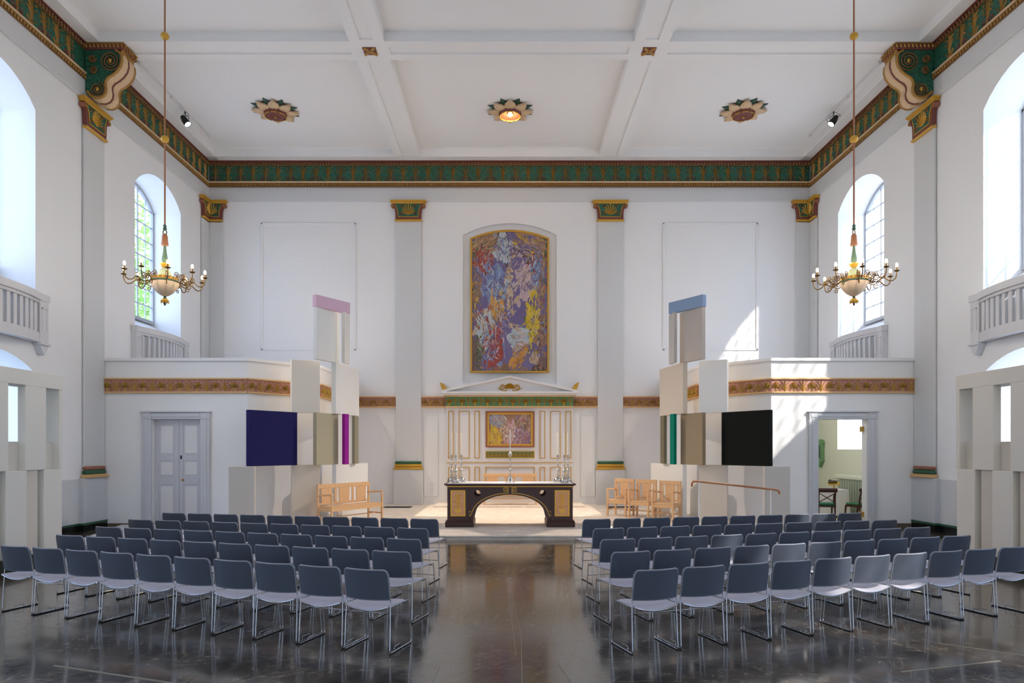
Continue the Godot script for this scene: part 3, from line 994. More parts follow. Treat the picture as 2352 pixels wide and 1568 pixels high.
# a capital face in the plane facing +z: width w at its foot, y from 0 to 0.66
func capital_face(o: Node3D, w: float, T: Transform3D, half := 0) -> void:
	# half 0: whole; -1 or 1: a face cut off at an inner corner on that side
	var hw := w * 0.5
	var lx := -hw if half >= 0 else -hw
	var b := MB.new()
	var pts := PackedVector2Array()
	var left := [Vector2(-hw, 0.05), Vector2(-hw - 0.005, 0.25), Vector2(-hw - 0.02, 0.38), Vector2(-hw - 0.06, 0.47), Vector2(-hw - 0.09, 0.57)]
	var right := [Vector2(hw + 0.09, 0.57), Vector2(hw + 0.06, 0.47), Vector2(hw + 0.02, 0.38), Vector2(hw + 0.005, 0.25), Vector2(hw, 0.05)]
	if half < 0: left = [Vector2(-hw, 0.05), Vector2(-hw, 0.57)]
	if half > 0: right = [Vector2(hw, 0.57), Vector2(hw, 0.05)]
	for p in left: pts.append(p)
	for p in right: pts.append(p)
	b.prism(pts, T, 0.10)
	part("capital_body", b, M.maroon_paint, o)
	b = MB.new()
	var inner := PackedVector2Array()
	for p in pts: inner.append(Vector2(p.x - signf(p.x) * 0.085, clampf(p.y, 0.14, 0.57)))
	b.prism(inner, T * Transform3D(Basis(), Vector3(0, 0, 0.08)), 0.028)
	part("capital_field", b, M.frieze_green, o)
	b = MB.new()
	var loop := []
	for p in inner: loop.append(T * Vector3(p.x, p.y, 0.108))
	b.tube(loop, 0.012, 5, true)
	part("gilt_edge", b, M.bright_gold, o)
	b = MB.new()
	var F := T * Transform3D(Basis().scaled(Vector3.ONE * 1.0), Vector3(0, 0.15, 0.108))
	var cx := 0.0
	if half != 0: cx = -half * -0.0
	for i in 9:
		var a := lerpf(-1.15, 1.15, i / 8.0)
		if half < 0 and a < -0.3: continue
		if half > 0 and a > 0.3: continue
		var d := Vector2(sin(a), cos(a))
		var ox := (-hw * 0.6 if half < 0 else (hw * 0.6 if half > 0 else 0.0))
		b.frond([Vector2(ox, 0.06), Vector2(ox, 0.06) + d * 0.16, Vector2(ox, 0.06) + d * (0.36 - 0.13 * absf(a))], 0.016, 0.042, 0.024, F)
	part("capital_palmette", b, M.bright_gold, o)
	for sx in [-1.0, 1.0]:
		if half != 0 and sx == float(half): continue
		for e in [[0.22, 0.1, 0.07], [0.2, 0.34, 0.06]]:
			b = MB.new()
			b.frond(spiral(Vector2(sx * minf(e[0], hw - 0.15), e[1]), e[2], 0.012, 0.0, sx * 1.6, 12), 0.026, 0.014, 0.018, F)
			part("capital_scroll", b, M.dark_gold, o)
	for sx in [-1.0, 1.0]:
		if half != 0 and sx == float(half): continue
		b = MB.new()
		var c := Vector2(sx * (hw + 0.085), 0.49)
		var V := T
		var ring := []
		b.tube([V * Vector3(c.x, c.y, 0.0), V * Vector3(c.x, c.y, 0.125)], 0.058, 14)
		part("volute", b, M.terracotta_paint, o)
		b = MB.new()
		for p in spiral(c, 0.052, 0.008, 0.0, sx * 1.7, 16): ring.append(V * Vector3(p.x, p.y, 0.127))
		b.tube(ring, 0.008, 4)
		part("volute_scroll", b, M.antique_gold, o)
	var a0 := -hw - (0.0 if half < 0 else 0.125)
	var a1 := hw + (0.0 if half > 0 else 0.125)
	b = MB.new()
	for l in [[0.565, 0.605, 0.0, 0.13], [0.6, 0.635, 0.025, 0.155], [0.63, 0.665, 0.045, 0.18]]:
		var g0: float = 0.0 if half < 0 else l[2]
		var g1: float = 0.0 if half > 0 else l[2]
		var p0 := Vector3(a0 - g0, l[0], 0)
		var p1 := Vector3(a1 + g1, l[1], l[3])
		b.bbox(T * ((p0 + p1) * 0.5), (p1 - p0), 0.008, T.basis)
	part("abacus", b, M.bright_gold, o)
	b = MB.new()
	b.bbox(T * Vector3(0, 0.03, 0.065), Vector3(w + (0.06 if half == 0 else 0.03), 0.06, 0.13), 0.018, T.basis)
	part("astragal", b, M.bright_gold, o)

func base_face(o: Node3D, w: float, T: Transform3D, colours: Array) -> void:
	# y = 0 at the foot of the coloured mouldings
	var b := MB.new()
	b.bbox(T * Vector3(0, 0.02, 0.085), Vector3(w + 0.14, 0.04, 0.17), 0.01, T.basis)
	b.bbox(T * Vector3(0, 0.055, 0.07), Vector3(w + 0.09, 0.05, 0.14), 0.012, T.basis)
	part("base_fillet", b, M[colours[0]], o)
	b = MB.new()
	b.bbox(T * Vector3(0, 0.13, 0.065), Vector3(w + 0.05, 0.11, 0.13), 0.035, T.basis)
	part("base_torus", b, M[colours[1]], o)
	b = MB.new()
	b.bbox(T * Vector3(0, 0.22, 0.06), Vector3(w + 0.04, 0.09, 0.12), 0.03, T.basis)
	part("base_collar", b, M[colours[2]], o)

func pilasters() -> void:
	for s in [-1.0, 1.0]:
		var near := "blue-panel" if s < 0 else "black-panel"
		# on the end wall
		var o := thing("pilaster", "grey pilaster with gilt capital between the altar and the %s tower" % near, "pilaster", W(s * 3.245, 0.09, DB - 0.012), 0.0, "pilasters of the hall")
		var b := MB.new()
		b.mm(Vector3(-0.41, 1.2, 0), Vector3(0.41, 9.15, 0.055), 0.008)
		part("shaft", b, M.grey_pilaster_paint, o)
		b = MB.new()
		b.mm(Vector3(-0.465, 0, 0), Vector3(0.465, 1.12, 0.15), 0.008)
		part("plinth", b, M.grey_pilaster_paint, o)
		capital_face(o, 0.82, Transform3D(Basis(), Vector3(0, 9.08, 0)))
		base_face(o, 0.82, Transform3D(Basis(), Vector3(0, 1.12, 0)), ["bright_gold", "bright_gold", "green_paint"])
		# in the corner, an inner angle
		o = thing("pilaster", "grey corner pilaster with gilt capital above the %s tower" % near, "pilaster", W(s * (XW - 0.012), 3.95, DB - 0.012), 0.0, "pilasters of the hall")
		b = MB.new()
		b.mm(Vector3(-s * 0.06, 0, 0), Vector3(-s * 0.5, 5.2, 0.06), 0.008)
		b.mm(Vector3(0, 0, 0), Vector3(-s * 0.06, 5.2, 0.5), 0.008)
		part("shaft", b, M.grey_pilaster_paint, o)
		capital_face(o, 0.42, Transform3D(Basis(), Vector3(-s * 0.27, 5.22, 0.0)), int(s))
		capital_face(o, 0.42, Transform3D(Basis(Vector3.UP, -s * PI / 2), Vector3(0.0, 5.22, 0.27)), int(-s))
		# on the side wall
		var T := Transform3D(Basis(Vector3.UP, -s * PI / 2), Vector3.ZERO)
		o = thing("pilaster", "tall grey side wall pilaster with gilt capital under the scroll bracket by the %s tower" % near, "pilaster", W(s * (XW - 0.012), 0, 15.9), 0.0, "pilasters of the hall")
		b = MB.new()
		b.mm(Vector3(-s * 0.055, 1.3, -0.385), Vector3(0, 9.25, 0.385), 0.008)
		part("shaft", b, M.grey_pilaster_paint, o)
		b = MB.new()
		b.mm(Vector3(-s * 0.115, 0.19, -0.4), Vector3(0, 1.21, 0.5), 0.008)
		part("plinth", b, M.dado_paint, o)
		capital_face(o, 0.76, Transform3D(T.basis, Vector3(0, 9.17, 0)))
		base_face(o, 0.72, Transform3D(T.basis, Vector3(0, 1.21, 0.03)), ["ochre_paint", "green_paint", "terracotta_paint"])

func brackets() -> void:
	for s in [-1.0, 1.0]:
		var near := "blue-panel" if s < 0 else "black-panel"
		var o := thing("scroll_bracket", "large gilded green scroll bracket under the ceiling beam by the %s tower" % near, "bracket", W(s * 9.64, 9.75, 15.5), 0.0, "scroll brackets under the beam")
		# local: x runs from the wall into the room after mirroring, z = 0 is the face nearest the entrance
		var K := Transform3D(Basis(Vector3(-s, 0, 0), Vector3.UP, Vector3(0, 0, -1)), Vector3.ZERO)
		var depth := 0.52
		var out := [Vector2(0.70, 1.17), Vector2(0.79, 1.12), Vector2(0.84, 1.03), Vector2(0.845, 0.92), Vector2(0.81, 0.80), Vector2(0.74, 0.70), Vector2(0.64, 0.615), Vector2(0.53, 0.55), Vector2(0.475, 0.475), Vector2(0.465, 0.39), Vector2(0.485, 0.29), Vector2(0.475, 0.2), Vector2(0.42, 0.125), Vector2(0.33, 0.09), Vector2(0.22, 0.1), Vector2(0.13, 0.15), Vector2(0.06, 0.24)]
		var b := MB.new()
		var pts := PackedVector2Array([Vector2(0, 0.26), Vector2(0, 1.2), Vector2(0.70, 1.2)])
		for p in out: pts.append(p)
		var IK := Transform3D(K.basis, Vector3(0, 0, -0.02))
		b.prism(pts, IK, depth - 0.04)
		part("bracket_body", b, M.frieze_green, o)
		# cream underside with ribs
		for e in [[0.03, 0.23], [0.29, 0.49]]:
			b = MB.new()
			var R := []
			for j in 5:
				var row := []
				for i in out.size():
					var p: Vector2 = out[i]
					var a: Vector2 = out[maxi(i - 1, 0)]
					var c: Vector2 = out[mini(i + 1, out.size() - 1)]
					var nn := Vector2((c - a).y, -(c - a).x).normalized() * -1.0
					var bulge := 0.012 + 0.035 * sin(PI * j / 4.0)
					row.append(K * Vector3(p.x + nn.x * bulge, p.y + nn.y * bulge, lerpf(e[0], e[1], j / 4.0)))
				R.append(row)
			b.grid(R, s > 0)
			part("cream_flute", b, M.cream_paint, o)
		for z in [0.0, 0.26, 0.52]:
			b = MB.new()
			var line := []
			for p in out: line.append(K * Vector3(p.x, p.y, z))
			b.tube(line, 0.028 if z == 0.26 else 0.032, 6)
			part("rib" if z == 0.26 else "gilt_edge", b, M.maroon_paint if z == 0.26 else M.antique_gold, o)
		for z in [-0.005, depth + 0.005]:
			for e in [[Vector2(0.58, 0.93), 0.235, 0.02, 0.3, 3.2], [Vector2(0.29, 0.28), 0.175, 0.02, 1.2, 2.6], [Vector2(0.17, 0.98), 0.09, 0.015, 0.0, 2.0], [Vector2(0.19, 0.72), 0.09, 0.015, 2.0, 2.0]]:
				var line := []
				for p in spiral(e[0], e[1], e[2], e[3], -e[4], 44): line.append(K * Vector3(p.x, p.y, z))
				b = MB.new()
				b.tube(line, 0.017, 5)
				part("volute_scroll", b, M.dark_gold, o)
			for c in [Vector2(0.58, 0.93), Vector2(0.29, 0.28)]:
				b = MB.new()
				b.ball(K * Vector3(c.x, c.y, z), Vector3(0.035, 0.05, 0.03), 10, 6)
				part("volute_eye", b, M.bright_gold, o)
		b = MB.new()
		b.bbox(K * Vector3(0.43, 1.255, 0.26), Vector3(0.92, 0.13, 0.58), 0.02)
		part("top_slab", b, M.maroon_paint, o)
		b = MB.new()
		for i in 10:
			for z in [-0.04, 0.56]:
				b.bbox(K * Vector3(0.05 + i * 0.09, 1.255, z), Vector3(0.05, 0.09, 0.04), 0.018, Basis(Vector3(0, 0, 1), 0.35))
		for i in 6:
			b.bbox(K * Vector3(0.9, 1.255, 0.03 + i * 0.09), Vector3(0.04, 0.09, 0.05), 0.018)
		b.bbox(K * Vector3(0.435, 1.315, 0.26), Vector3(0.95, 0.022, 0.62), 0.006)
		part("leaf_moulding", b, M.antique_gold, o).set_meta("kind", "stuff")
		b = MB.new()
		for z in [0.06, 0.16, 0.26, 0.36, 0.46]:
			b = MB.new()
			b.frond(arc_pts(Vector2(0, -0.02), Vector2(0.01, 0.1), Vector2(0.02, 0.17), 4), 0.1, 0.05, 0.06, Transform3D(Basis(Vector3(0, 0, 1), Vector3(-s * 0.35, 1, 0).normalized(), Vector3(-s, -0.35, 0).normalized()), K * Vector3(0.79, 1.08, z)))
			part("acanthus_leaf", b, M.antique_gold, o)

func ceiling_roses() -> void:
	for k in 3:
		var x: float = [-6.5, 0.02, 6.5][k]
		var lit := k == 1
		var o := thing("ceiling_rose", ["carved cream and green ceiling rose above the blue-panel tower", "carved ceiling rose with a glowing lamp at its heart above the altar", "carved cream and green ceiling rose above the black-panel tower"][k], "ceiling rose", W(x, HC, 18.97), [0.2, 0.0, -0.15][k], "carved ceiling roses")
		var leafm := MB.new()
		var pet := MB.new()
		# one petal along +x, hanging below y = 0
		for e in [[leafm, 0.3, 0.66, 0.09, -0.02, -0.05], [pet, 0.24, 0.63, 0.155, -0.07, -0.09]]:
			var R := []
			for i in 7:
				var t := i / 6.0
				var xx: float = lerpf(e[1], e[2], t)
				var wd: float = e[3] * sin(PI * (0.22 + 0.78 * t) ) + (0.0 if t < 1.0 else 0.004)
				var row := []
				for j in 7:
					var u := (j - 3) / 3.0
					row.append(Vector3(xx, e[4] + e[5] * (1.0 - u * u * 0.55) * (0.65 + 0.35 * sin(PI * t)) + (0.018 if j == 3 else 0.0) + 0.03 * t, u * wd))
				R.append(row)
			e[0].grid(R, false)
			var R2 := []
			for i in R.size():
				var row := []
				for j in 7:
					var p: Vector3 = R[i][j]
					row.append(Vector3(p.x, minf(p.y + 0.03, 0.0), p.z))
				R2.append(row)
			e[0].grid(R2, true)
		var lm := leafm.mesh()
		var pm := pet.mesh()
		var b := MB.new()
		b.lathe([Vector2(0.0, -0.03), Vector2(0.45, -0.03), Vector2(0.5, 0.0)], 24)
		part("boss_ground", b, M.maroon_paint, o)
		for i in 8:
			var a := TAU * (i + 0.5) / 8
			part("sepal", lm, M.deep_green, o, Vector3.ZERO, Basis(Vector3.UP, a))
			part("petal", pm, M.cream_paint, o, Vector3.ZERO, Basis(Vector3.UP, TAU * i / 8))
		b = MB.new()
		b.lathe([Vector2(0.25, -0.13), Vector2(0.285, -0.19), Vector2(0.31, -0.15), Vector2(0.33, -0.06)], 24)
		part("inner_ring", b, M.maroon_paint, o)
		b = MB.new()
		var line := []
		for j in 5:
			var aa := (j - 2) * 0.16
			line.append(Vector3(cos(aa) * 0.285, -0.195, sin(aa) * 0.285))
		b.tube(line, 0.014, 5)
		var gm := b.mesh()
		for i in 8: part("gilt_edge", gm, M.bright_gold, o, Vector3.ZERO, Basis(Vector3.UP, TAU * i / 8))
		if lit:
			b = MB.new()
			b.lathe([Vector2(0.1, -0.1), Vector2(0.19, -0.14), Vector2(0.26, -0.17)], 20)
			part("lamp_dish", b, M.maroon_paint, o)
			b = MB.new()
			b.ball(Vector3(0, -0.14, 0), Vector3(0.075, 0.05, 0.075), 14, 8)
			part("lamp_bulb", b, M.warm_lamp_glow, o)
			lamp(o, Vector3(0, -0.22, 0), Color(1.0, 0.8, 0.55), 0.25, 0.06)
		else:
			var ip := MB.new()
			var R := []
			for i in 5:
				var t := i / 4.0
				var row := []
				for j in 5:
					var u := (j - 2) / 2.0
					row.append(Vector3(lerpf(0.03, 0.26, t), -0.19 - 0.05 * sin(PI * t) * (1.0 - u * u * 0.6), u * (0.02 + 0.085 * sin(PI * (0.1 + 0.62 * t)))))
				R.append(row)
			ip.grid(R, false)
			var ipm := ip.mesh()
			for i in 7:
				part("inner_petal", ipm, M.maroon_paint, o, Vector3.ZERO, Basis(Vector3.UP, TAU * i / 7))
			b = MB.new()
			b.ball(Vector3(0, -0.21, 0), Vector3(0.05, 0.05, 0.05), 10, 6)
			part("gilt_heart", b, M.antique_gold, o)
	for s in [-1.0, 1.0]:
		var o := thing("ceiling_boss", "small square gilded flower boss where the ceiling beams cross by the %s tower" % ("blue-panel" if s < 0 else "black-panel"), "ceiling boss", W(s * 3.225, 11.08, 15.8), 0.0, "square ceiling bosses")
		var b := MB.new()
		b.mm(Vector3(-0.15, -0.012, -0.15), Vector3(0.15, 0, 0.15))
		part("boss_ground", b, M.maroon_paint, o)
		b = MB.new()
		for i in 4:
			b.frond([Vector2(0.0, 0), Vector2(0.09, 0), Vector2(0.19, 0)], 0.04, 0.09, 0.04, Transform3D(Basis(Vector3.UP, PI / 4 + PI / 2 * i) * Basis(Vector3.RIGHT, PI / 2), Vector3(0, -0.012, 0)))
		b.ball(Vector3(0, -0.03, 0), Vector3(0.03, 0.03, 0.03), 8, 5)
		part("flower", b, M.antique_gold, o)

func lamp(parent: Node3D, at: Vector3, c: Color, energy: float, size := 0.03) -> void:
	var l := OmniLight3D.new()
	l.name = "lamp_light"
	l.light_color = c
	l.light_energy = energy
	l.light_size = size
	l.omni_range = 40.0
	l.omni_attenuation = 2.0
	l.shadow_enabled = true
	l.position = at
	parent.add_child(l, true)

func balconies() -> void:
	for s in [-1.0, 1.0]:
		for k in 2:
			var c: float = (BAYS[k][0] + BAYS[k][1]) * 0.5
			var o := thing("balcony", "pale grey bow-fronted balcony under the %s arched window by the %s tower" % [["chancel", "nave"][k], "blue-panel" if s < 0 else "black-panel"], "balcony", W(s * XW, 4.05, c), 0.0, "bow-fronted balconies")
			var bow := func(a: float) -> float: return 0.12 + 0.2 * maxf(0.0, 1.0 - pow(a / 1.2, 2))
			var P := func(a: float, h: float, e: float) -> Vector3: return Vector3(-s * e, h, a)
			# rails as bowed strips
			for r in [["top_rail", 0.86, 1.0, 0.05, -0.04], ["upper_rail", 0.8, 0.87, 0.0, 0.02], ["bottom_rail", 0.0, 0.2, 0.0, 0.02]]:
				var b := MB.new()
				var N := 12
				var hw: float = 1.44 if r[0] == "top_rail" else 1.40
				for i in N:
					var a0 := lerpf(-hw, hw, float(i) / N)
					var a1 := lerpf(-hw, hw, float(i + 1) / N)
					var e0: float = bow.call(a0) + r[3]
					var e1: float = bow.call(a1) + r[3]
					b.q(P.call(a0, r[1], e0), P.call(a1, r[1], e1), P.call(a1, r[2], e1), P.call(a0, r[2], e0), Vector3(-s, 0, 0))
					b.q(P.call(a0, r[2], e0), P.call(a1, r[2], e1), P.call(a1, r[2], e1 - 0.16), P.call(a0, r[2], e0 - 0.16), Vector3.UP)
					b.q(P.call(a0, r[1], e0), P.call(a1, r[1], e1), P.call(a1, r[1], e1 - 0.16), P.call(a0, r[1], e0 - 0.16), Vector3.DOWN)
					b.q(P.call(a0, r[1], e0 - 0.16), P.call(a1, r[1], e1 - 0.16), P.call(a1, r[2], e1 - 0.16), P.call(a0, r[2], e0 - 0.16), Vector3(s, 0, 0))
				for e in [-hw, hw]:
					var ee: float = bow.call(e) + r[3]
					b.q(P.call(e, r[1], ee), P.call(e, r[2], ee), P.call(e, r[2], ee - 0.16), P.call(e, r[1], ee - 0.16), Vector3(0, 0, e))
				part(r[0], b, M.balcony_paint, o)
			for e in [-1.0, 1.0]:
				var b := MB.new()
				b.mm(P.call(e * 1.42, 0.0, 0.0), P.call(e * 1.16, 0.87, 0.15), 0.008)
				b.mm(P.call(e * 1.37, 0.25, 0.14), P.call(e * 1.35, 0.72, 0.16))
				b.mm(P.call(e * 1.23, 0.25, 0.14), P.call(e * 1.21, 0.72, 0.16))
				b.mm(P.call(e * 1.37, 0.7, 0.14), P.call(e * 1.21, 0.72, 0.16))
				part("end_post", b, M.balcony_paint, o)
				b = MB.new()
				b.mm(P.call(e * 1.44, -0.05, 0.0), P.call(e * 1.14, 0.0, 0.19), 0.01)
				b.prism(PackedVector2Array([Vector2(-0.13, 0), Vector2(0.13, 0), Vector2(0.09, -0.08), Vector2(0.03, -0.17), Vector2(0, -0.2), Vector2(-0.03, -0.17), Vector2(-0.09, -0.08)]), Transform3D(Basis(Vector3(0, 0, 1), Vector3.UP, Vector3(-s, 0, 0)), P.call(e * 1.29, -0.05, 0.0)), 0.15)
				part("corbel", b, M.balcony_paint, o)
			var bal := MB.new()
			bal.mm(Vector3(-0.045, 0.2, -0.03), Vector3(0.045, 0.8, 0.03), 0.006)
			var bm := bal.mesh()
			for i in 12:
				var a := lerpf(-1.06, 1.06, i / 11.0)
				part("baluster", bm, M.balcony_paint, o, P.call(a, 0.0, bow.call(a) - 0.06), Basis(Vector3.UP, PI / 2))

func chandelier(o: Node3D) -> void:
	# o stands at the finial's tip, 4.55 m above the floor
	var b := MB.new()
	b.tube([Vector3(0, 1.45, 0), Vector3(0, HC - 4.55, 0)], 0.016, 8)
	part("hanging_rod", b, M.copper_brown, o)
	for h in [5.05, 3.12]:
		b = MB.new()
		b.ball(Vector3(0, h, 0), Vector3(0.075, 0.07, 0.075), 14, 10)
		part("rod_ball", b, M.bright_gold, o)
	b = MB.new()
	b.lathe([Vector2(0.0, 1.42), Vector2(0.03, 1.42), Vector2(0.035, 1.45), Vector2(0.022, 1.47), Vector2(0.034, 1.49), Vector2(0.02, 1.52), Vector2(0.0, 1.52)], 12)
	part("collar", b, M.deep_green, o)
	b = MB.new()
	var ring := []
	for i in 14: ring.append(Vector3(cos(TAU * i / 14) * 0.035, 1.375 + sin(TAU * i / 14) * 0.045, 0))
	b.tube(ring, 0.01, 6, true)
	part("hook_ring", b, M.aged_brass, o)
	b = MB.new()
	b.lathe([Vector2(0.0, 1.13), Vector2(0.062, 1.13), Vector2(0.064, 1.16), Vector2(0.056, 1.2), Vector2(0.05, 1.31), Vector2(0.03, 1.35), Vector2(0.0, 1.35)], 12)
	part("pulley_block", b, M.copper_brown, o)
	b = MB.new()
	b.lathe([Vector2(0.0, 0.8), Vector2(0.03, 0.8), Vector2(0.055, 0.84), Vector2(0.05, 0.9), Vector2(0.033, 1.0), Vector2(0.024, 1.08), Vector2(0.022, 1.13), Vector2(0.0, 1.14)], 14)
	part("green_baluster", b, M.verdigris, o)
	b = MB.new()
	b.lathe([Vector2(0.02, 0.71), Vector2(0.05, 0.72), Vector2(0.085, 0.77), Vector2(0.09, 0.79), Vector2(0.06, 0.795), Vector2(0.03, 0.81), Vector2(0.0, 0.81)], 16)
	part("gilt_cup", b, M.bright_gold, o)
	b = MB.new()
	var pr := []
	for i in 9: pr.append(Vector2(0.115 * cos(PI / 2 * i / 8.0), 0.55 + 0.165 * sin(PI / 2 * i / 8.0)))
	b.lathe(pr, 18)
	part("jade_dome", b, M.pale_jade, o)
	b = MB.new()
	b.lathe([Vector2(0.11, 0.54), Vector2(0.17, 0.545), Vector2(0.2, 0.53), Vector2(0.235, 0.49), Vector2(0.245, 0.465), Vector2(0.1, 0.465)], 24)
	part("gilt_rim", b, M.antique_gold, o)
	b = MB.new()
	for i in 20:
		var a := TAU * i / 20
		b.ball(Vector3(cos(a) * 0.225, 0.51, sin(a) * 0.225), Vector3(0.02, 0.03, 0.02), 6, 4)
	part("rim_beads", b, M.bright_gold, o)
	b = MB.new()
	b.lathe([Vector2(0.24, 0.435), Vector2(0.262, 0.44), Vector2(0.266, 0.455), Vector2(0.25, 0.468)], 28)
	part("green_band", b, M.deep_green, o)
	b = MB.new()
	pr = [Vector2(0.0, 0.172), Vector2(0.03, 0.178), Vector2(0.075, 0.2), Vector2(0.125, 0.235), Vector2(0.17, 0.28), Vector2(0.21, 0.335), Vector2(0.238, 0.39), Vector2(0.252, 0.44)]
	b.lathe(pr, 28)
	part("alabaster_bowl", b, M.alabaster, o)
	b = MB.new()
	b.lathe([Vector2(0.02, 0.13), Vector2(0.03, 0.15), Vector2(0.018, 0.165), Vector2(0.04, 0.19), Vector2(0.05, 0.2)], 14)
	part("neck", b, M.deep_green, o)
	b = MB.new()
	b.lathe([Vector2(0.03, 0.055), Vector2(0.066, 0.075), Vector2(0.07, 0.1), Vector2(0.05, 0.135), Vector2(0.02, 0.145)], 14)
	for i in 8:
		var a := TAU * i / 8
		b.frond([Vector2(0, 0.05), Vector2(0, 0.0)], 0.05, 0.01, 0.015, Transform3D(Basis(Vector3.UP, -a + PI / 2) , Vector3(cos(a) * 0.062, 0.05, sin(a) * 0.062)))
	part("gilt_acorn", b, M.bright_gold, o)
	b = MB.new()
	b.lathe([Vector2(0.0, 0.0), Vector2(0.01, 0.01), Vector2(0.022, 0.03), Vector2(0.012, 0.045), Vector2(0.022, 0.06)], 10)
	part("finial", b, M.aged_brass, o)
	# ten arms, one mesh turned round
	var arm := MB.new()
	var line := []
	for p in [Vector2(0.24, 0.46), Vector2(0.3, 0.42), Vector2(0.37, 0.40), Vector2(0.43, 0.43), Vector2(0.47, 0.47), Vector2(0.52, 0.45), Vector2(0.57, 0.40), Vector2(0.63, 0.385), Vector2(0.68, 0.42), Vector2(0.7, 0.5), Vector2(0.7, 0.55)]: line.append(Vector3(p.x, p.y, 0))
	arm.tube(line, 0.0105, 6)
	for e in [[Vector2(0.36, 0.49), 0.075, 0.012, 3.4, -1.7], [Vector2(0.47, 0.5), 0.055, 0.01, 4.4, 1.5], [Vector2(0.3, 0.55), 0.06, 0.012, 3.6, -1.4], [Vector2(0.42, 0.37), 0.05, 0.012, 1.4, 1.3]]:
		line = []
		for p in spiral(e[0], e[1], e[2], e[3], e[4], 18): line.append(Vector3(p.x, p.y, 0))
		arm.tube(line, 0.0075, 5)
	var am := arm.mesh()
	var pan := MB.new()
	pan.lathe([Vector2(0.0, 0.54), Vector2(0.03, 0.545), Vector2(0.052, 0.56), Vector2(0.05, 0.565), Vector2(0.012, 0.56)], 12, Vector3(0.7, 0, 0))
	pan.tube([Vector3(0.7, 0.555, 0), Vector3(0.7, 0.625, 0)], 0.014, 8)
	var pm := pan.mesh()
	var bulb := MB.new()
	bulb.ball(Vector3(0.7, 0.66, 0), Vector3(0.024, 0.045, 0.024), 10, 8)
	var bm := bulb.mesh()
	for i in 10:
		var B := Basis(Vector3.UP, TAU * i / 10 + 0.22)
		var a := part("arm", am, M.aged_brass, o, Vector3.ZERO, B)
		part("candle_cup", pm, M.aged_brass, a)
		part("bulb", bm, M.bulb_glow, a)
		lamp(o, B * Vector3(0.7, 0.66, 0), Color(1.0, 0.95, 0.88), 0.05, 0.02)

func chandeliers() -> void:
	for s in [-1.0, 1.0]:
		var o := thing("chandelier", "ten-armed brass chandelier with alabaster bowl and lit bulbs hanging on the %s side" % ("blue-panel" if s < 0 else "black-panel"), "chandelier", W(s * 6.45, 4.55, 12.78), 0.0 if s < 0 else 0.45, "chandeliers over the seating")
		chandelier(o)
		# the same lamps hang in the two bays towards the entrance
		for e in [["middle", 6.55], ["entrance", 0.33]]:
			dup(o, W(s * 6.45, 4.55, e[1]), 0.3, "ten-armed brass chandelier with alabaster bowl in the %s bay on the %s side" % [e[0], "blue-panel" if s < 0 else "black-panel"])

func spot_tracks() -> void:
	for s in [-1.0, 1.0]:
		var near := "blue-panel" if s < 0 else "black-panel"
		var o := thing("light_track", "thin white ceiling lighting track on the %s tower side" % near, "light track", W(s * 9.0, HC, 18.5), 0.0, "ceiling lighting tracks")
		var b := MB.new()
		b.mm(Vector3(-0.02, -0.06, -1.95), Vector3(0.02, 0, 1.95), 0.005)
		part("rail", b, M.white_metal, o)
		for z in [-1.9, 0.3, 1.88]:
			b = MB.new()
			b.mm(Vector3(-0.04, -0.09, z - 0.06), Vector3(0.04, -0.02, z + 0.06), 0.01)
			part("connector", b, M.white_metal, o)
		o = thing("spotlight", "black spotlight shining on a ceiling track on the %s tower side" % near, "spotlight", W(s * 9.0, HC - 0.06, 18.95), 0.0, "track spotlights")
		b = MB.new()
		b.tube([Vector3(0, 0, 0), Vector3(0, -0.1, 0)], 0.015, 8)
		var bowp := []
		for i in 9: bowp.append(Vector3(0.11 * cos(PI * i / 8.0), -0.12 - 0.1 * (1.0 - sin(PI * i / 8.0)), 0))
		b.tube(bowp, 0.01, 6)
		part("yoke", b, M.black_metal, o)
		var aim := (W(s * 1.2, 0.4, 17.2) - W(s * 9.0, HC - 0.32, 18.95)).normalized()
		var B := Basis.looking_at(aim, Vector3.UP)
		b = MB.new()
		var L := MB.new()
		L.lathe([Vector2(0.0, -0.16), Vector2(0.06, -0.15), Vector2(0.085, -0.05), Vector2(0.095, 0.1), Vector2(0.095, 0.15), Vector2(0.085, 0.15), Vector2(0.08, 0.1)], 16)
		part("lamp_housing", L, M.black_metal, o, Vector3(0, -0.26, 0), B * Basis(Vector3.RIGHT, -PI / 2))
		b = MB.new()
		b.lathe([Vector2(0.0, 0.14), Vector2(0.05, 0.135), Vector2(0.082, 0.12)], 16)
		part("lamp_lens", b, M.lamp_glow, o, Vector3(0, -0.26, 0), B * Basis(Vector3.RIGHT, -PI / 2))
		for e in [0.2, -0.2]:
			b = MB.new()
			var w := []
			for i in 9: w.append(Vector3(e * sin(PI * i / 8.0) * 0.7, -0.02 - 0.2 * sin(PI * i / 16.0) , e * i / 8.0))
			b.tube(w, 0.006, 5)
			part("cable", b, M.black_rubber, o)
		var sp := SpotLight3D.new()
		sp.name = "spot_light"
		sp.light_color = Color(1.0, 0.91, 0.81)
		sp.light_energy = 34.0
		sp.light_size = 0.08
		sp.spot_angle = 30.0
		sp.spot_range = 40.0
		sp.spot_attenuation = 2.0
		sp.shadow_enabled = true
		o.add_child(sp, true)
		var from := Vector3(0, -0.26, 0) + aim * 0.17
		sp.position = from
		sp.look_at_from_position(o.position + from, o.position + from + aim, Vector3.UP)

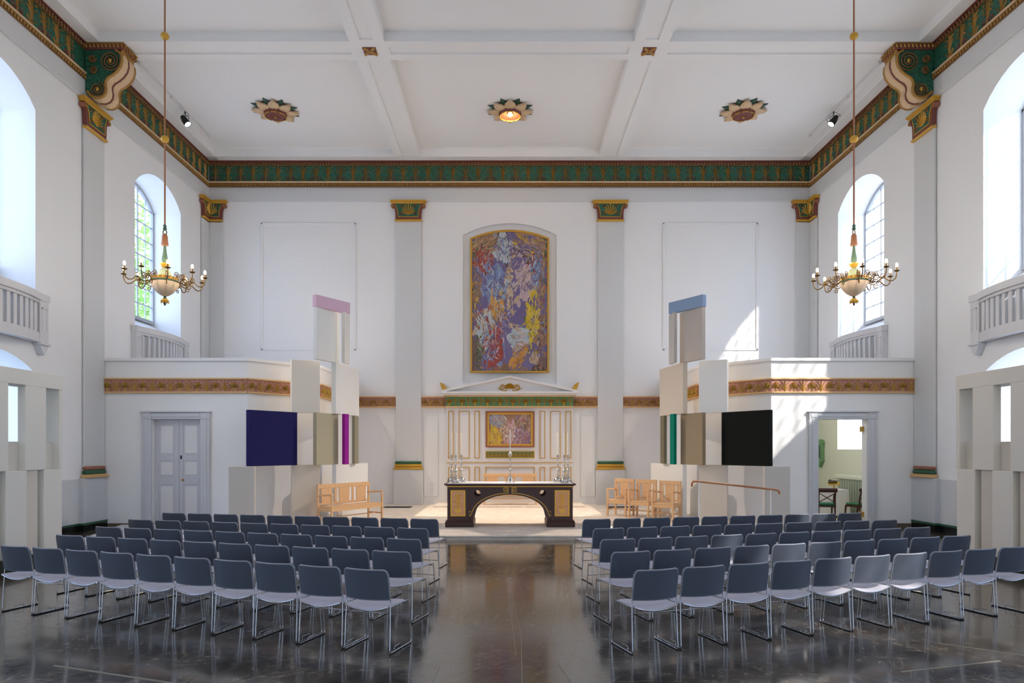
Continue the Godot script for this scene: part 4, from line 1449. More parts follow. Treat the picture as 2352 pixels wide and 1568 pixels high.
func frame_rect(b: MB, x0: float, x1: float, h0: float, h1: float, z: float, w: float, th: float) -> void:
	b.mm(Vector3(x0, h0, z), Vector3(x0 + w, h1, z + th), th * 0.3)
	b.mm(Vector3(x1 - w, h0, z), Vector3(x1, h1, z + th), th * 0.3)
	b.mm(Vector3(x0 + w, h0, z), Vector3(x1 - w, h0 + w, z + th), th * 0.3)
	b.mm(Vector3(x0 + w, h1 - w, z), Vector3(x1 - w, h1, z + th), th * 0.3)

func reredos() -> void:
	var o := thing("reredos", "white panelled reredos with gilt mouldings and pediment on the wall behind the altar", "reredos", W(0.0, 0.155, DB - 0.005))
	var y := -0.155
	var b := MB.new()
	b.mm(Vector3(-2.02, 0, 0), Vector3(2.04, 3.2 + y, 0.13), 0.008)
	part("panelled_board", b, M.white_gloss, o)
	for r in [[-0.86, 0.9], [-1.62, -0.98], [1.02, 1.66]]:
		b = MB.new()
		b.mm(Vector3(r[0], 1.47 + y, 0.12), Vector3(r[1], 3.17 + y, 0.138), 0.006)
		part("raised_panel", b, M.white_gloss, o)
	for r in [[-1.96, -1.785], [-1.62, -1.275], [-1.12, -0.95], [0.97, 1.145], [1.305, 1.64], [1.795, 1.98]]:
		for h in [[1.565, 3.085], [0.36, 1.3]]:
			b = MB.new()
			frame_rect(b, r[0], r[1], h[0] + y, h[1] + y, 0.135, 0.024, 0.022)
			part("gilt_moulding", b, M.bright_gold, o)
	b = MB.new()
	frame_rect(b, -0.77, 0.81, 0.36 + y, 1.3 + y, 0.135, 0.024, 0.022)
	part("gilt_moulding", b, M.bright_gold, o)
	b = MB.new()
	b.mm(Vector3(-2.02, 1.42 + y, 0.12), Vector3(2.04, 1.445 + y, 0.15), 0.006)
	part("gilt_rail", b, M.bright_gold, o)
	# green strip below the small painting
	b = MB.new()
	b.mm(Vector3(-0.74, 1.6 + y, 0.13), Vector3(0.78, 1.78 + y, 0.145))
	var g := part("green_strip", b, M.reredos_green, o)
	b = MB.new()
	frame_rect(b, -0.765, 0.805, 1.573 + y, 1.805 + y, 0.135, 0.026, 0.025)
	part("gilt_border", b, M.bright_gold, g)
	var lm := ornament("lotus", 0.165).mesh()
	for i in 12: part("lotus", lm, M.bright_gold, g, Vector3(-0.74 + (i + 0.5) * 1.52 / 12, 1.605 + y, 0.146))
	# green frieze
	b = MB.new()
	b.mm(Vector3(-2.02, 3.22 + y, 0), Vector3(2.04, 3.55 + y, 0.2))
	var fz := part("green_frieze", b, M.reredos_green, o)
	for h in [[3.19, 3.235], [3.535, 3.58]]:
		b = MB.new()
		b.mm(Vector3(-2.05, h[0] + y, 0), Vector3(2.07, h[1] + y, 0.23), 0.008)
		part("border", b, M.ochre_paint, fz)
	var fan := ornament("fan", 0.29).mesh()
	var lot := ornament("upright", 0.29).mesh()
	for i in 20: part("palmette", fan if i % 2 == 0 else lot, M.bright_gold, fz, Vector3(-2.02 + (i + 0.5) * 4.06 / 20, 3.238 + y, 0.2))
	# pediment
	b = MB.new()
	b.prism(PackedVector2Array([Vector2(-2.08, 3.7 + y), Vector2(2.1, 3.7 + y), Vector2(0.01, 4.13 + y)]), Transform3D(), 0.2)
	part("tympanum", b, M.white_gloss, o)
	b = MB.new()
	b.mm(Vector3(-2.12, 3.58 + y, 0), Vector3(2.14, 3.64 + y, 0.28), 0.012)
	b.mm(Vector3(-2.16, 3.63 + y, 0), Vector3(2.18, 3.7 + y, 0.34), 0.015)
	part("pediment_cornice", b, M.white_gloss, o)
	for s in [-1.0, 1.0]:
		b = MB.new()
		var p0 := Vector2(s * 2.17 + 0.01, 3.7 + y)
		var p1 := Vector2(0.01, 4.17 + y)
		var d := p1 - p0
		b.bbox(Vector3((p0.x + p1.x) / 2, (p0.y + p1.y) / 2, 0.16), Vector3(d.length(), 0.07, 0.32), 0.012, Basis(Vector3(0, 0, 1), atan2(d.y, d.x)))
		part("raking_cornice", b, M.white_gloss, o)
		b = MB.new()
		b.prism(PackedVector2Array([Vector2(0, 0), Vector2(0.05, -0.01), Vector2(0.2, 0.02), Vector2(0.3, 0.1), Vector2(0.28, 0.05), Vector2(0.33, 0.09), Vector2(0.3, 0.0), Vector2(0.25, -0.03), Vector2(0.0, -0.05)]), Transform3D(), 0.01)
		var ac := MB.new()
		ac.prism(PackedVector2Array([Vector2(0.06, 0.0), Vector2(0.26, 0.0), Vector2(0.3, 0.07), Vector2(0.25, 0.05), Vector2(0.19, 0.08), Vector2(0.13, 0.19), Vector2(0.05, 0.25), Vector2(-0.03, 0.27), Vector2(0.0, 0.16)]), Transform3D(Basis(Vector3(-s, 0, 0), Vector3.UP, Vector3(0, 0, -s * -1.0)), Vector3(s * 2.2, 3.73 + y, 0.12 if s < 0 else 0.12)), 0.08)
		part("acroterion", ac, M.bright_gold, o)
	b = MB.new()
	for i in 9:
		var a := lerpf(-1.5, 1.5, i / 8.0)
		b.frond([Vector2(0.01, 3.8 + y), Vector2(0.01, 3.8 + y) + Vector2(sin(a), cos(a)) * 0.16], 0.02, 0.06, 0.04, Transform3D(Basis(), Vector3(0, 0, 0.2)))
	for s in [-1.0, 1.0]:
		b.frond(spiral(Vector2(0.01 + s * 0.24, 3.83 + y), 0.1, 0.02, PI if s > 0 else 0.0, -s * 1.5, 14), 0.045, 0.02, 0.035, Transform3D(Basis(), Vector3(0, 0, 0.2)))
		b.frond(arc_pts(Vector2(0.01 + s * 0.08, 3.74 + y), Vector2(0.01 + s * 0.22, 3.7 + y), Vector2(0.01 + s * 0.4, 3.82 + y), 5), 0.04, 0.02, 0.03, Transform3D(Basis(), Vector3(0, 0, 0.2)))
	part("gilt_crest", b, M.bright_gold, o)

func paintings() -> void:
	var V := rgb(112, 100, 142); var P := rgb(190, 168, 176); var Y := rgb(206, 176, 42); var O := rgb(206, 144, 56)
	var R := rgb(160, 70, 58); var B := rgb(116, 140, 186); var G := rgb(86, 92, 64); var F := rgb(196, 170, 140)
	var K := rgb(84, 66, 62); var N := rgb(146, 108, 86); var L := rgb(178, 190, 196); var T := rgb(164, 128, 96)
	var v := PI / 2
	var zones := [[0.5, 0.5, 0.6, 0.6, v, V, N, K], [0.15, 0.08, 0.2, 0.09, 2.4, T, G, N], [0.82, 0.08, 0.22, 0.1, 0.7, T, G, Y, V], [0.42, 0.13, 0.12, 0.1, v, L, B, V], [0.62, 0.14, 0.14, 0.06, 0.2, V, K, P], [0.06, 0.4, 0.07, 0.3, v, N, Y, G], [0.94, 0.4, 0.07, 0.3, v, T, G, R], [0.17, 0.22, 0.1, 0.1, 1.3, R, B, P, V], [0.84, 0.28, 0.1, 0.12, 1.8, B, R, L, V], [0.3, 0.4, 0.14, 0.14, v, B, V, L], [0.7, 0.36, 0.12, 0.14, 1.9, P, V, F], [0.5, 0.42, 0.07, 0.24, v, F, T, L], [0.35, 0.56, 0.1, 0.12, 1.3, O, Y, V], [0.4, 0.65, 0.08, 0.12, v, V, P], [0.18, 0.68, 0.12, 0.14, v, L, R, F, N], [0.28, 0.84, 0.13, 0.14, v, R, B, V, P], [0.1, 0.86, 0.06, 0.12, v, G, N], [0.8, 0.64, 0.09, 0.2, v, Y, G, Y, F], [0.92, 0.75, 0.06, 0.2, v, N, K, B], [0.62, 0.76, 0.12, 0.08, 0.6, L, F, P], [0.63, 0.9, 0.1, 0.07, 2.2, O, V, N], [0.82, 0.92, 0.06, 0.06, v, F, N], [0.5, 0.985, 0.55, 0.015, 0.0, T, N]]
	var tex := paint_tex(512, 920, zones, 5)
	var m := mat("large_painting", Color.WHITE, 0.6)
	m.albedo_texture = tex
	var c := 0.01
	var w := 2.44
	var x0 := c - w / 2
	var x1 := c + w / 2
	var o := thing("large_painting", "tall arched painting in purple, yellow and red on the end wall", "painting", W(c, 4.33, DB + 0.02))
	var b := MB.new()
	var N2 := 14
	var sp := 4.27
	var rise := 0.26
	for i in N2:
		var a0 := -w / 2 + w * i / N2
		var a1 := -w / 2 + w * (i + 1) / N2
		var h0 := arch(a0, 0, w, sp, rise)
		var h1 := arch(a1, 0, w, sp, rise)
		b.quv(Vector3(a0, 0.05, 0.06), Vector3(a1, 0.05, 0.06), Vector3(a1, h1, 0.06), Vector3(a0, h0, 0.06), Vector2(float(i) / N2, 1), Vector2(float(i + 1) / N2, 1), Vector2(float(i + 1) / N2, 1.0 - h1 / 4.55), Vector2(float(i) / N2, 1.0 - h0 / 4.55))
	part("canvas", b, m, o)
	b = MB.new()
	var loop := [Vector3(-w / 2 - 0.02, 0.02, 0.06), Vector3(w / 2 + 0.02, 0.02, 0.06)]
	for i in N2 + 1:
		var a := w / 2 - w * i / N2
		loop.append(Vector3(a * 1.016, arch(a, 0, w, sp, rise) + 0.02, 0.06))
	var fr := MB.new()
	for i in loop.size():
		var p: Vector3 = loop[i]
		var q: Vector3 = loop[(i + 1) % loop.size()]
		var d := q - p
		fr.bbox((p + q) * 0.5, Vector3(d.length() + 0.05, 0.06, 0.1), 0.015, Basis(Vector3(0, 0, 1), atan2(d.y, d.x)))
	part("gilt_frame", fr, M.bright_gold, o)
	var bk := MB.new()
	bk.mm(Vector3(-w / 2, 0.02, 0.0), Vector3(w / 2, sp, 0.05))
	part("backing", bk, M.cream_paint, o)
	# small painting on the reredos
	zones = [[0.5, 0.5, 0.6, 0.6, v, N, V, T], [0.5, 0.62, 0.14, 0.34, v, rgb(196, 156, 162), P, F, N], [0.2, 0.22, 0.16, 0.2, 0.8, rgb(140, 146, 168), L, N, T], [0.14, 0.72, 0.14, 0.26, v, Y, O, N], [0.82, 0.28, 0.16, 0.22, 1.9, T, R, L, V, G], [0.78, 0.74, 0.16, 0.24, v, rgb(138, 112, 138), R, P, N], [0.34, 0.45, 0.07, 0.25, v, F, T, G]]
	m = mat("small_painting", Color.WHITE, 0.6)
	m.albedo_texture = paint_tex(512, 368, zones, 8)
	o = thing("small_painting", "small framed pink and ochre painting on the reredos above the altar", "painting", W(0.02, 1.918, DB - 0.145))
	b = MB.new()
	b.quv(Vector3(-0.68, 0.09, 0.03), Vector3(0.68, 0.09, 0.03), Vector3(0.68, 1.08, 0.03), Vector3(-0.68, 1.08, 0.03), Vector2(0, 1), Vector2(1, 1), Vector2(1, 0), Vector2(0, 0))
	part("canvas", b, m, o)
	b = MB.new()
	frame_rect(b, -0.785, 0.785, 0.0, 1.166, 0.0, 0.055, 0.06)
	part("outer_frame", b, M.terracotta_paint, o)
	b = MB.new()
	frame_rect(b, -0.735, 0.735, 0.05, 1.116, 0.0, 0.065, 0.045)
	part("inner_frame", b, M.bright_gold, o)
	b = MB.new()
	b.mm(Vector3(-0.7, 0.08, 0.0), Vector3(0.7, 1.1, 0.025))
	part("backing", b, M.cream_paint, o)

func altar() -> void:
	var D0 := 15.55
	var o := thing("altar", "dark mahogany altar table with arched front, gilt lines and white cloth", "altar", W(0.015, 0.09, D0))
	var dep := 0.9
	for s in [-1.0, 1.0]:
		var b := MB.new()
		b.mm(Vector3(s * 0.83, 0, 0.03), Vector3(s * 1.48, 0.13, -dep - 0.03), 0.012)
		b.mm(Vector3(s * 0.845, 0.125, 0.015), Vector3(s * 1.465, 0.16, -dep - 0.015), 0.012)
		part("plinth", b, M.mahogany, o)
		b = MB.new()
		b.mm(Vector3(s * 0.93, 0.15, 0), Vector3(s * 1.43, 0.93, -dep), 0.008)
		part("pedestal", b, M.mahogany, o)
		b = MB.new()
		b.mm(Vector3(s * 1.02, 0.255, 0.0), Vector3(s * 1.35, 0.84, 0.012))
		var pn := part("relief_panel", b, M.altar_pink, o)
		b = MB.new()
		frame_rect(b, minf(s * 1.015, s * 1.355), maxf(s * 1.015, s * 1.355), 0.25, 0.845, 0.004, 0.035, 0.018)
		part("gilt_border", b, M.altar_gold, pn)
		b = MB.new()
		var F := Transform3D(Basis(), Vector3(s * 1.185, 0, 0.012))
		b.prism(PackedVector2Array([Vector2(-0.09, 0.42), Vector2(0.09, 0.42), Vector2(0.06, 0.35), Vector2(0.03, 0.335), Vector2(0.06, 0.31), Vector2(-0.06, 0.31), Vector2(-0.03, 0.335), Vector2(-0.06, 0.35)]), F, 0.016)
		part("urn_relief", b, M.altar_gold, pn)
		b = MB.new()
		b.frond([Vector2(0, 0.42), Vector2(0, 0.6), Vector2(0, 0.79)], 0.02, 0.035, 0.016, F)
		for sx in [-1.0, 1.0]:
			for e in [[0.44, 0.1, 0.5], [0.5, 0.11, 0.6], [0.56, 0.1, 0.7], [0.64, 0.07, 0.76]]:
				b.frond(arc_pts(Vector2(0, e[0]), Vector2(sx * 0.03, e[2]), Vector2(sx * e[1], e[2] - 0.02), 4), 0.02, 0.025, 0.014, F)
		part("foliage_relief", b, M.altar_gold, pn)
	# arched boards, front and back, with a round hole at each shoulder
	var cx := 0.0
	for zz in [0.0, -dep + 0.1]:
		var b := MB.new()
		var zf: float = -0.02 + zz
		for s in [-1.0, 1.0]:
			var outer := []
			var N := 24
			var H := Vector2(0.745, 0.775)
			var hr := 0.075
			# left half and right half: region between the arch and the top, cut round the hole by fans of quads
			for i in N:
				var a0 := 0.93 * i / N
				var a1 := 0.93 * (i + 1) / N
				var e0 := (0.24 + 0.5 * sqrt(maxf(0.0, 1.0 - pow(a0 / 0.82, 2)))) if a0 < 0.82 else 0.15
				var e1 := (0.24 + 0.5 * sqrt(maxf(0.0, 1.0 - pow(a1 / 0.82, 2)))) if a1 < 0.82 else 0.15
				var pieces := [[e0, 0.93, e1, 0.93]]
				var m := (a0 + a1) * 0.5
				if absf(m - H.x) < hr:
					var k0 := sqrt(maxf(0.0, hr * hr - pow(clampf(a0 - H.x, -hr, hr), 2)))
					var k1 := sqrt(maxf(0.0, hr * hr - pow(clampf(a1 - H.x, -hr, hr), 2)))
					pieces = [[e0, H.y - k0, e1, H.y - k1], [H.y + k0, 0.93, H.y + k1, 0.93]]
					b.q(Vector3(s * a0, H.y - k0, zf), Vector3(s * a1, H.y - k1, zf), Vector3(s * a1, H.y - k1, zf - 0.1), Vector3(s * a0, H.y - k0, zf - 0.1), Vector3.UP)
					b.q(Vector3(s * a0, H.y + k0, zf), Vector3(s * a1, H.y + k1, zf), Vector3(s * a1, H.y + k1, zf - 0.1), Vector3(s * a0, H.y + k0, zf - 0.1), Vector3.DOWN)
				for p in pieces:
					b.q(Vector3(s * a0, p[0], zf), Vector3(s * a1, p[2], zf), Vector3(s * a1, p[3], zf), Vector3(s * a0, p[1], zf), Vector3(0, 0, 1))
					b.q(Vector3(s * a0, p[0], zf - 0.1), Vector3(s * a1, p[2], zf - 0.1), Vector3(s * a1, p[3], zf - 0.1), Vector3(s * a0, p[1], zf - 0.1), Vector3(0, 0, -1))
				b.q(Vector3(s * a0, e0, zf), Vector3(s * a1, e1, zf), Vector3(s * a1, e1, zf - 0.1), Vector3(s * a0, e0, zf - 0.1), Vector3(-s * 0.2, -1, 0))
		part("arched_board", b, M.mahogany, o)
	for s in [-1.0, 1.0]:
		var b := MB.new()
		var ring := []
		for i in 20: ring.append(Vector3(s * 0.745 + cos(TAU * i / 20) * 0.08, 0.775 + sin(TAU * i / 20) * 0.08, -0.016))
		b.tube(ring, 0.009, 6, true)
		part("hole_rim", b, M.dark_wood, o)
		# gilt line following the arch, ending in fret hooks
		var line := []
		for i in 17:
			var a := lerpf(0.045, 0.872, i / 16.0)
			line.append(Vector3(s * a, 0.245 + 0.535 * sqrt(maxf(0.0, 1.0 - pow(a / 0.885, 2))), -0.012))
		b = MB.new()
		line.insert(0, Vector3(s * 0.045, 0.9, -0.012))
		for i in range(1, line.size()):
			var p: Vector3 = line[i - 1]
			var q: Vector3 = line[i]
			var d := q - p
			b.bbox((p + q) * 0.5, Vector3(d.length() + 0.012, 0.016, 0.014), 0.003, Basis(Vector3(0, 0, 1), atan2(d.y, d.x)))
		for e in [[0.045, 0.14, 0.9, 0.9], [0.14, 0.14, 0.9, 0.82], [0.14, 0.075, 0.82, 0.82], [0.075, 0.075, 0.82, 0.865], [0.075, 0.108, 0.865, 0.865], [0.872, 0.9, 0.32, 0.26], [0.9, 0.935, 0.26, 0.26], [0.935, 0.935, 0.26, 0.36], [0.935, 0.905, 0.36, 0.36]]:
			var p := Vector3(s * e[0], e[2], -0.012)
			var q := Vector3(s * e[1], e[3], -0.012)
			var d := q - p
			b.bbox((p + q) * 0.5, Vector3(d.length() + 0.012, 0.014, 0.014), 0.003, Basis(Vector3(0, 0, 1), atan2(d.y, d.x)))
		part("gilt_fret_line", b, M.altar_gold, o)
	var b := MB.new()
	b.mm(Vector3(-1.44, 0.915, 0.01), Vector3(1.44, 0.945, -dep - 0.01), 0.006)
	part("gilt_band", b, M.altar_gold, o)
	b = MB.new()
	b.mm(Vector3(-1.46, 0.94, 0.03), Vector3(1.46, 0.965, -dep - 0.03), 0.008)
	b.mm(Vector3(-1.5, 0.96, 0.06), Vector3(1.5, 0.992, -dep - 0.06), 0.01)
	part("table_top", b, M.mahogany, o)
	b = MB.new()
	b.mm(Vector3(-1.44, 0.99, 0.03), Vector3(1.44, 0.997, -dep - 0.03), 0.003)
	part("white_cloth", b, M.white_linen, o)

func candlestick(at: Vector3, label: String) -> void:
	var o := thing("candlestick", label, "candlestick", at, 0.0, "silver altar candlesticks")
	var b := MB.new()
	for i in 3:
		var a := TAU * i / 3 + 0.5
		b.ball(Vector3(cos(a) * 0.085, 0.022, sin(a) * 0.085), Vector3(0.024, 0.022, 0.024), 8, 6)
		b.frond(arc_pts(Vector2(0.03, 0.0), Vector2(0.08, 0.1), Vector2(0.1, 0.0), 5), 0.05, 0.03, 0.02, Transform3D(Basis(Vector3.UP, -a), Vector3(0, 0.02, 0)))
	b.lathe([Vector2(0.0, 0.025), Vector2(0.085, 0.03), Vector2(0.088, 0.06), Vector2(0.075, 0.09), Vector2(0.05, 0.11), Vector2(0.03, 0.125), Vector2(0.045, 0.15), Vector2(0.05, 0.165), Vector2(0.02, 0.19)], 16)
	part("foot", b, M.silver, o)
	b = MB.new()
	b.lathe([Vector2(0.02, 0.185), Vector2(0.012, 0.215), Vector2(0.03, 0.235), Vector2(0.042, 0.265), Vector2(0.04, 0.3), Vector2(0.02, 0.32), Vector2(0.012, 0.335), Vector2(0.035, 0.35), Vector2(0.012, 0.365), Vector2(0.013, 0.385), Vector2(0.03, 0.41), Vector2(0.026, 0.44), Vector2(0.012, 0.46), Vector2(0.01, 0.53), Vector2(0.016, 0.565), Vector2(0.012, 0.59)], 14)
	part("stem", b, M.silver, o)
	b = MB.new()
	b.lathe([Vector2(0.012, 0.59), Vector2(0.055, 0.6), Vector2(0.056, 0.606), Vector2(0.022, 0.606), Vector2(0.024, 0.64), Vector2(0.018, 0.645)], 14)
	part("drip_pan", b, M.silver, o)
	b = MB.new()
	b.lathe([Vector2(0.017, 0.64), Vector2(0.017, 1.155), Vector2(0.012, 1.165), Vector2(0.0, 1.168)], 12)
	part("candle", b, M.candle_wax, o)

func altar_items() -> void:
	var h := 0.09 + 0.997
	for e in [[-1.24, 15.75, "silver candlestick standing foremost of three on the blue-panel end of the altar"], [-1.37, 16.2, "silver candlestick at the outer rear corner of the altar by the blue panel"], [-1.14, 16.2, "silver candlestick at the inner rear of the altar by the blue panel"], [1.146, 16.2, "silver candlestick at the inner rear of the altar by the black panel"], [1.268, 15.75, "silver candlestick standing foremost of three on the black-panel end of the altar"], [1.389, 16.2, "silver candlestick at the outer rear corner of the altar by the black panel"]]:
		candlestick(W(e[0], h, e[1]), e[2])
	var o := thing("altar_cross", "tall slender silver cross standing in the middle of the altar", "cross", W(0.018, h, 15.95))
	var b := MB.new()
	b.lathe([Vector2(0.0, 0.025), Vector2(0.09, 0.03), Vector2(0.085, 0.07), Vector2(0.05, 0.11), Vector2(0.055, 0.14), Vector2(0.02, 0.17)], 16)
	for i in 3:
		var a := TAU * i / 3 + 0.5
		b.ball(Vector3(cos(a) * 0.095, 0.022, sin(a) * 0.095), Vector3(0.025, 0.022, 0.025), 8, 6)
	part("foot", b, M.silver, o)
	b = MB.new()
	b.lathe([Vector2(0.018, 0.165), Vector2(0.012, 0.24), Vector2(0.035, 0.27), Vector2(0.03, 0.32), Vector2(0.012, 0.34), Vector2(0.025, 0.38), Vector2(0.03, 0.4), Vector2(0.012, 0.44), Vector2(0.013, 0.6), Vector2(0.045, 0.64), Vector2(0.045, 0.68), Vector2(0.014, 0.72)], 14)
	part("stem", b, M.silver, o)
	b = MB.new()
	b.tube([Vector3(0, 0.71, 0), Vector3(0, 1.21, 0)], 0.013, 10)
	b.tube([Vector3(-0.1, 1.08, 0), Vector3(0.1, 1.08, 0)], 0.012, 10)
	for p in [Vector3(0, 1.22, 0), Vector3(-0.1, 1.08, 0), Vector3(0.1, 1.08, 0)]: b.ball(p, Vector3(0.02, 0.02, 0.02), 10, 6)
	part("cross_arms", b, M.silver, o)

# a slatted oak seat: w wide, d deep; faces +z, origin on the floor at its middle
func oak_seat(o: Node3D, w: float, d: float, slats: Array, back_h: float, arms := true) -> void:
	var t := 0.045
	var seat := 0.44
	for sx in [-1.0, 1.0]:
		var b := MB.new()
		b.mm(Vector3(sx * (w / 2), 0, -d / 2), Vector3(sx * (w / 2 - t), back_h, -d / 2 + t), 0.004)
		part("rear_leg", b, M.pale_oak, o)
		b = MB.new()
		b.mm(Vector3(sx * (w / 2), 0, d / 2), Vector3(sx * (w / 2 - t), 0.68 if arms else seat, d / 2 - t), 0.004)
		part("front_leg", b, M.pale_oak, o)
		b = MB.new()
		b.mm(Vector3(sx * (w / 2 - 0.005), seat - 0.11, -d / 2 + t), Vector3(sx * (w / 2 - t + 0.005), seat - 0.02, d / 2 - t), 0.004)
		part("side_rail", b, M.pale_oak, o)
		b = MB.new()
		b.mm(Vector3(sx * (w / 2 - 0.01), 0.16, -d / 2 + t), Vector3(sx * (w / 2 - t + 0.01), 0.195, d / 2 - t), 0.004)
		part("stretcher", b, M.pale_oak, o)
		if arms:
			b = MB.new()
			b.bbox(Vector3(sx * (w / 2 - t / 2), 0.705, 0), Vector3(0.06, 0.04, d + 0.02), 0.008, Basis(Vector3.RIGHT, -0.06))
			part("arm", b, M.pale_oak, o)
	var b := MB.new()
	b.mm(Vector3(-w / 2 + t, seat - 0.11, d / 2 - t + 0.01), Vector3(w / 2 - t, seat - 0.005, d / 2 - 0.012), 0.004)
	part("front_rail", b, M.pale_oak, o)
	b = MB.new()
	b.mm(Vector3(-w / 2 + t, seat - 0.03, -d / 2 + t), Vector3(w / 2 - t, seat, d / 2 - 0.005), 0.008)
	part("seat", b, M.pale_oak, o)
	b = MB.new()
	b.mm(Vector3(-w / 2, back_h - 0.1, -d / 2 + 0.004), Vector3(w / 2, back_h, -d / 2 + t - 0.004), 0.006)
	part("top_rail", b, M.pale_oak, o)
	b = MB.new()
	b.mm(Vector3(-w / 2 + t, seat + 0.02, -d / 2 + 0.006), Vector3(w / 2 - t, seat + 0.07, -d / 2 + t - 0.006), 0.005)
	part("lower_rail", b, M.pale_oak, o)
	b = MB.new()
	b.mm(Vector3(-w / 2 + 0.02, 0.165, -0.015), Vector3(w / 2 - 0.02, 0.19, 0.015), 0.004)
	part("cross_stretcher", b, M.pale_oak, o)
	for sl in slats:
		# [centre, width below, width above]
		b = MB.new()
		b.prism(PackedVector2Array([Vector2(sl[0] - sl[1] / 2, seat + 0.06), Vector2(sl[0] + sl[1] / 2, seat + 0.06), Vector2(sl[0] + sl[2] / 2, back_h - 0.09), Vector2(sl[0] - sl[2] / 2, back_h - 0.09)]), Transform3D(Basis(), Vector3(0, 0, -d / 2 + 0.012)), 0.02)
		part("back_slat", b, M.pale_oak, o)

func seats() -> void:
	# bench beside the blue-panel tower: faces (0.855, -0.52) in (X, D)
	var o := thing("oak_bench", "pale oak bench with arms and slatted back in front of the blue-panel tower", "bench", W(-3.85, 0.09, 16.6), atan2(0.855, 0.52))
	oak_seat(o, 1.75, 0.5, [[-0.58, 0.3, 0.36], [0.0, 0.3, 0.36], [0.58, 0.3, 0.36], [-0.29, 0.06, 0.07], [0.29, 0.06, 0.07]], 0.95)
	o = thing("oak_bench", "pale oak bench standing against the reredos behind the altar", "bench", W(0.02, 0.155, 21.1), 0.0)
	oak_seat(o, 1.66, 0.46, [[-0.55, 0.3, 0.34], [0.0, 0.3, 0.34], [0.55, 0.3, 0.34]], 0.95, false)
	for e in [[2.97, 18.24, "pale oak armchair standing nearest the altar of the three in a row"], [3.46, 17.74, "pale oak armchair standing in the middle of the three in a row"], [3.92, 17.04, "pale oak armchair standing nearest the black-panel tower of the three in a row"]]:
		o = thing("oak_armchair", e[2].replace("nearest", "next to"), "armchair", W(e[0], 0.09, e[1]), atan2(-0.6, 0.8), "oak armchairs beside the altar")
		oak_seat(o, 0.58, 0.5, [[0.0, 0.22, 0.27], [-0.2, 0.04, 0.04], [0.2, 0.04, 0.04]], 0.98)

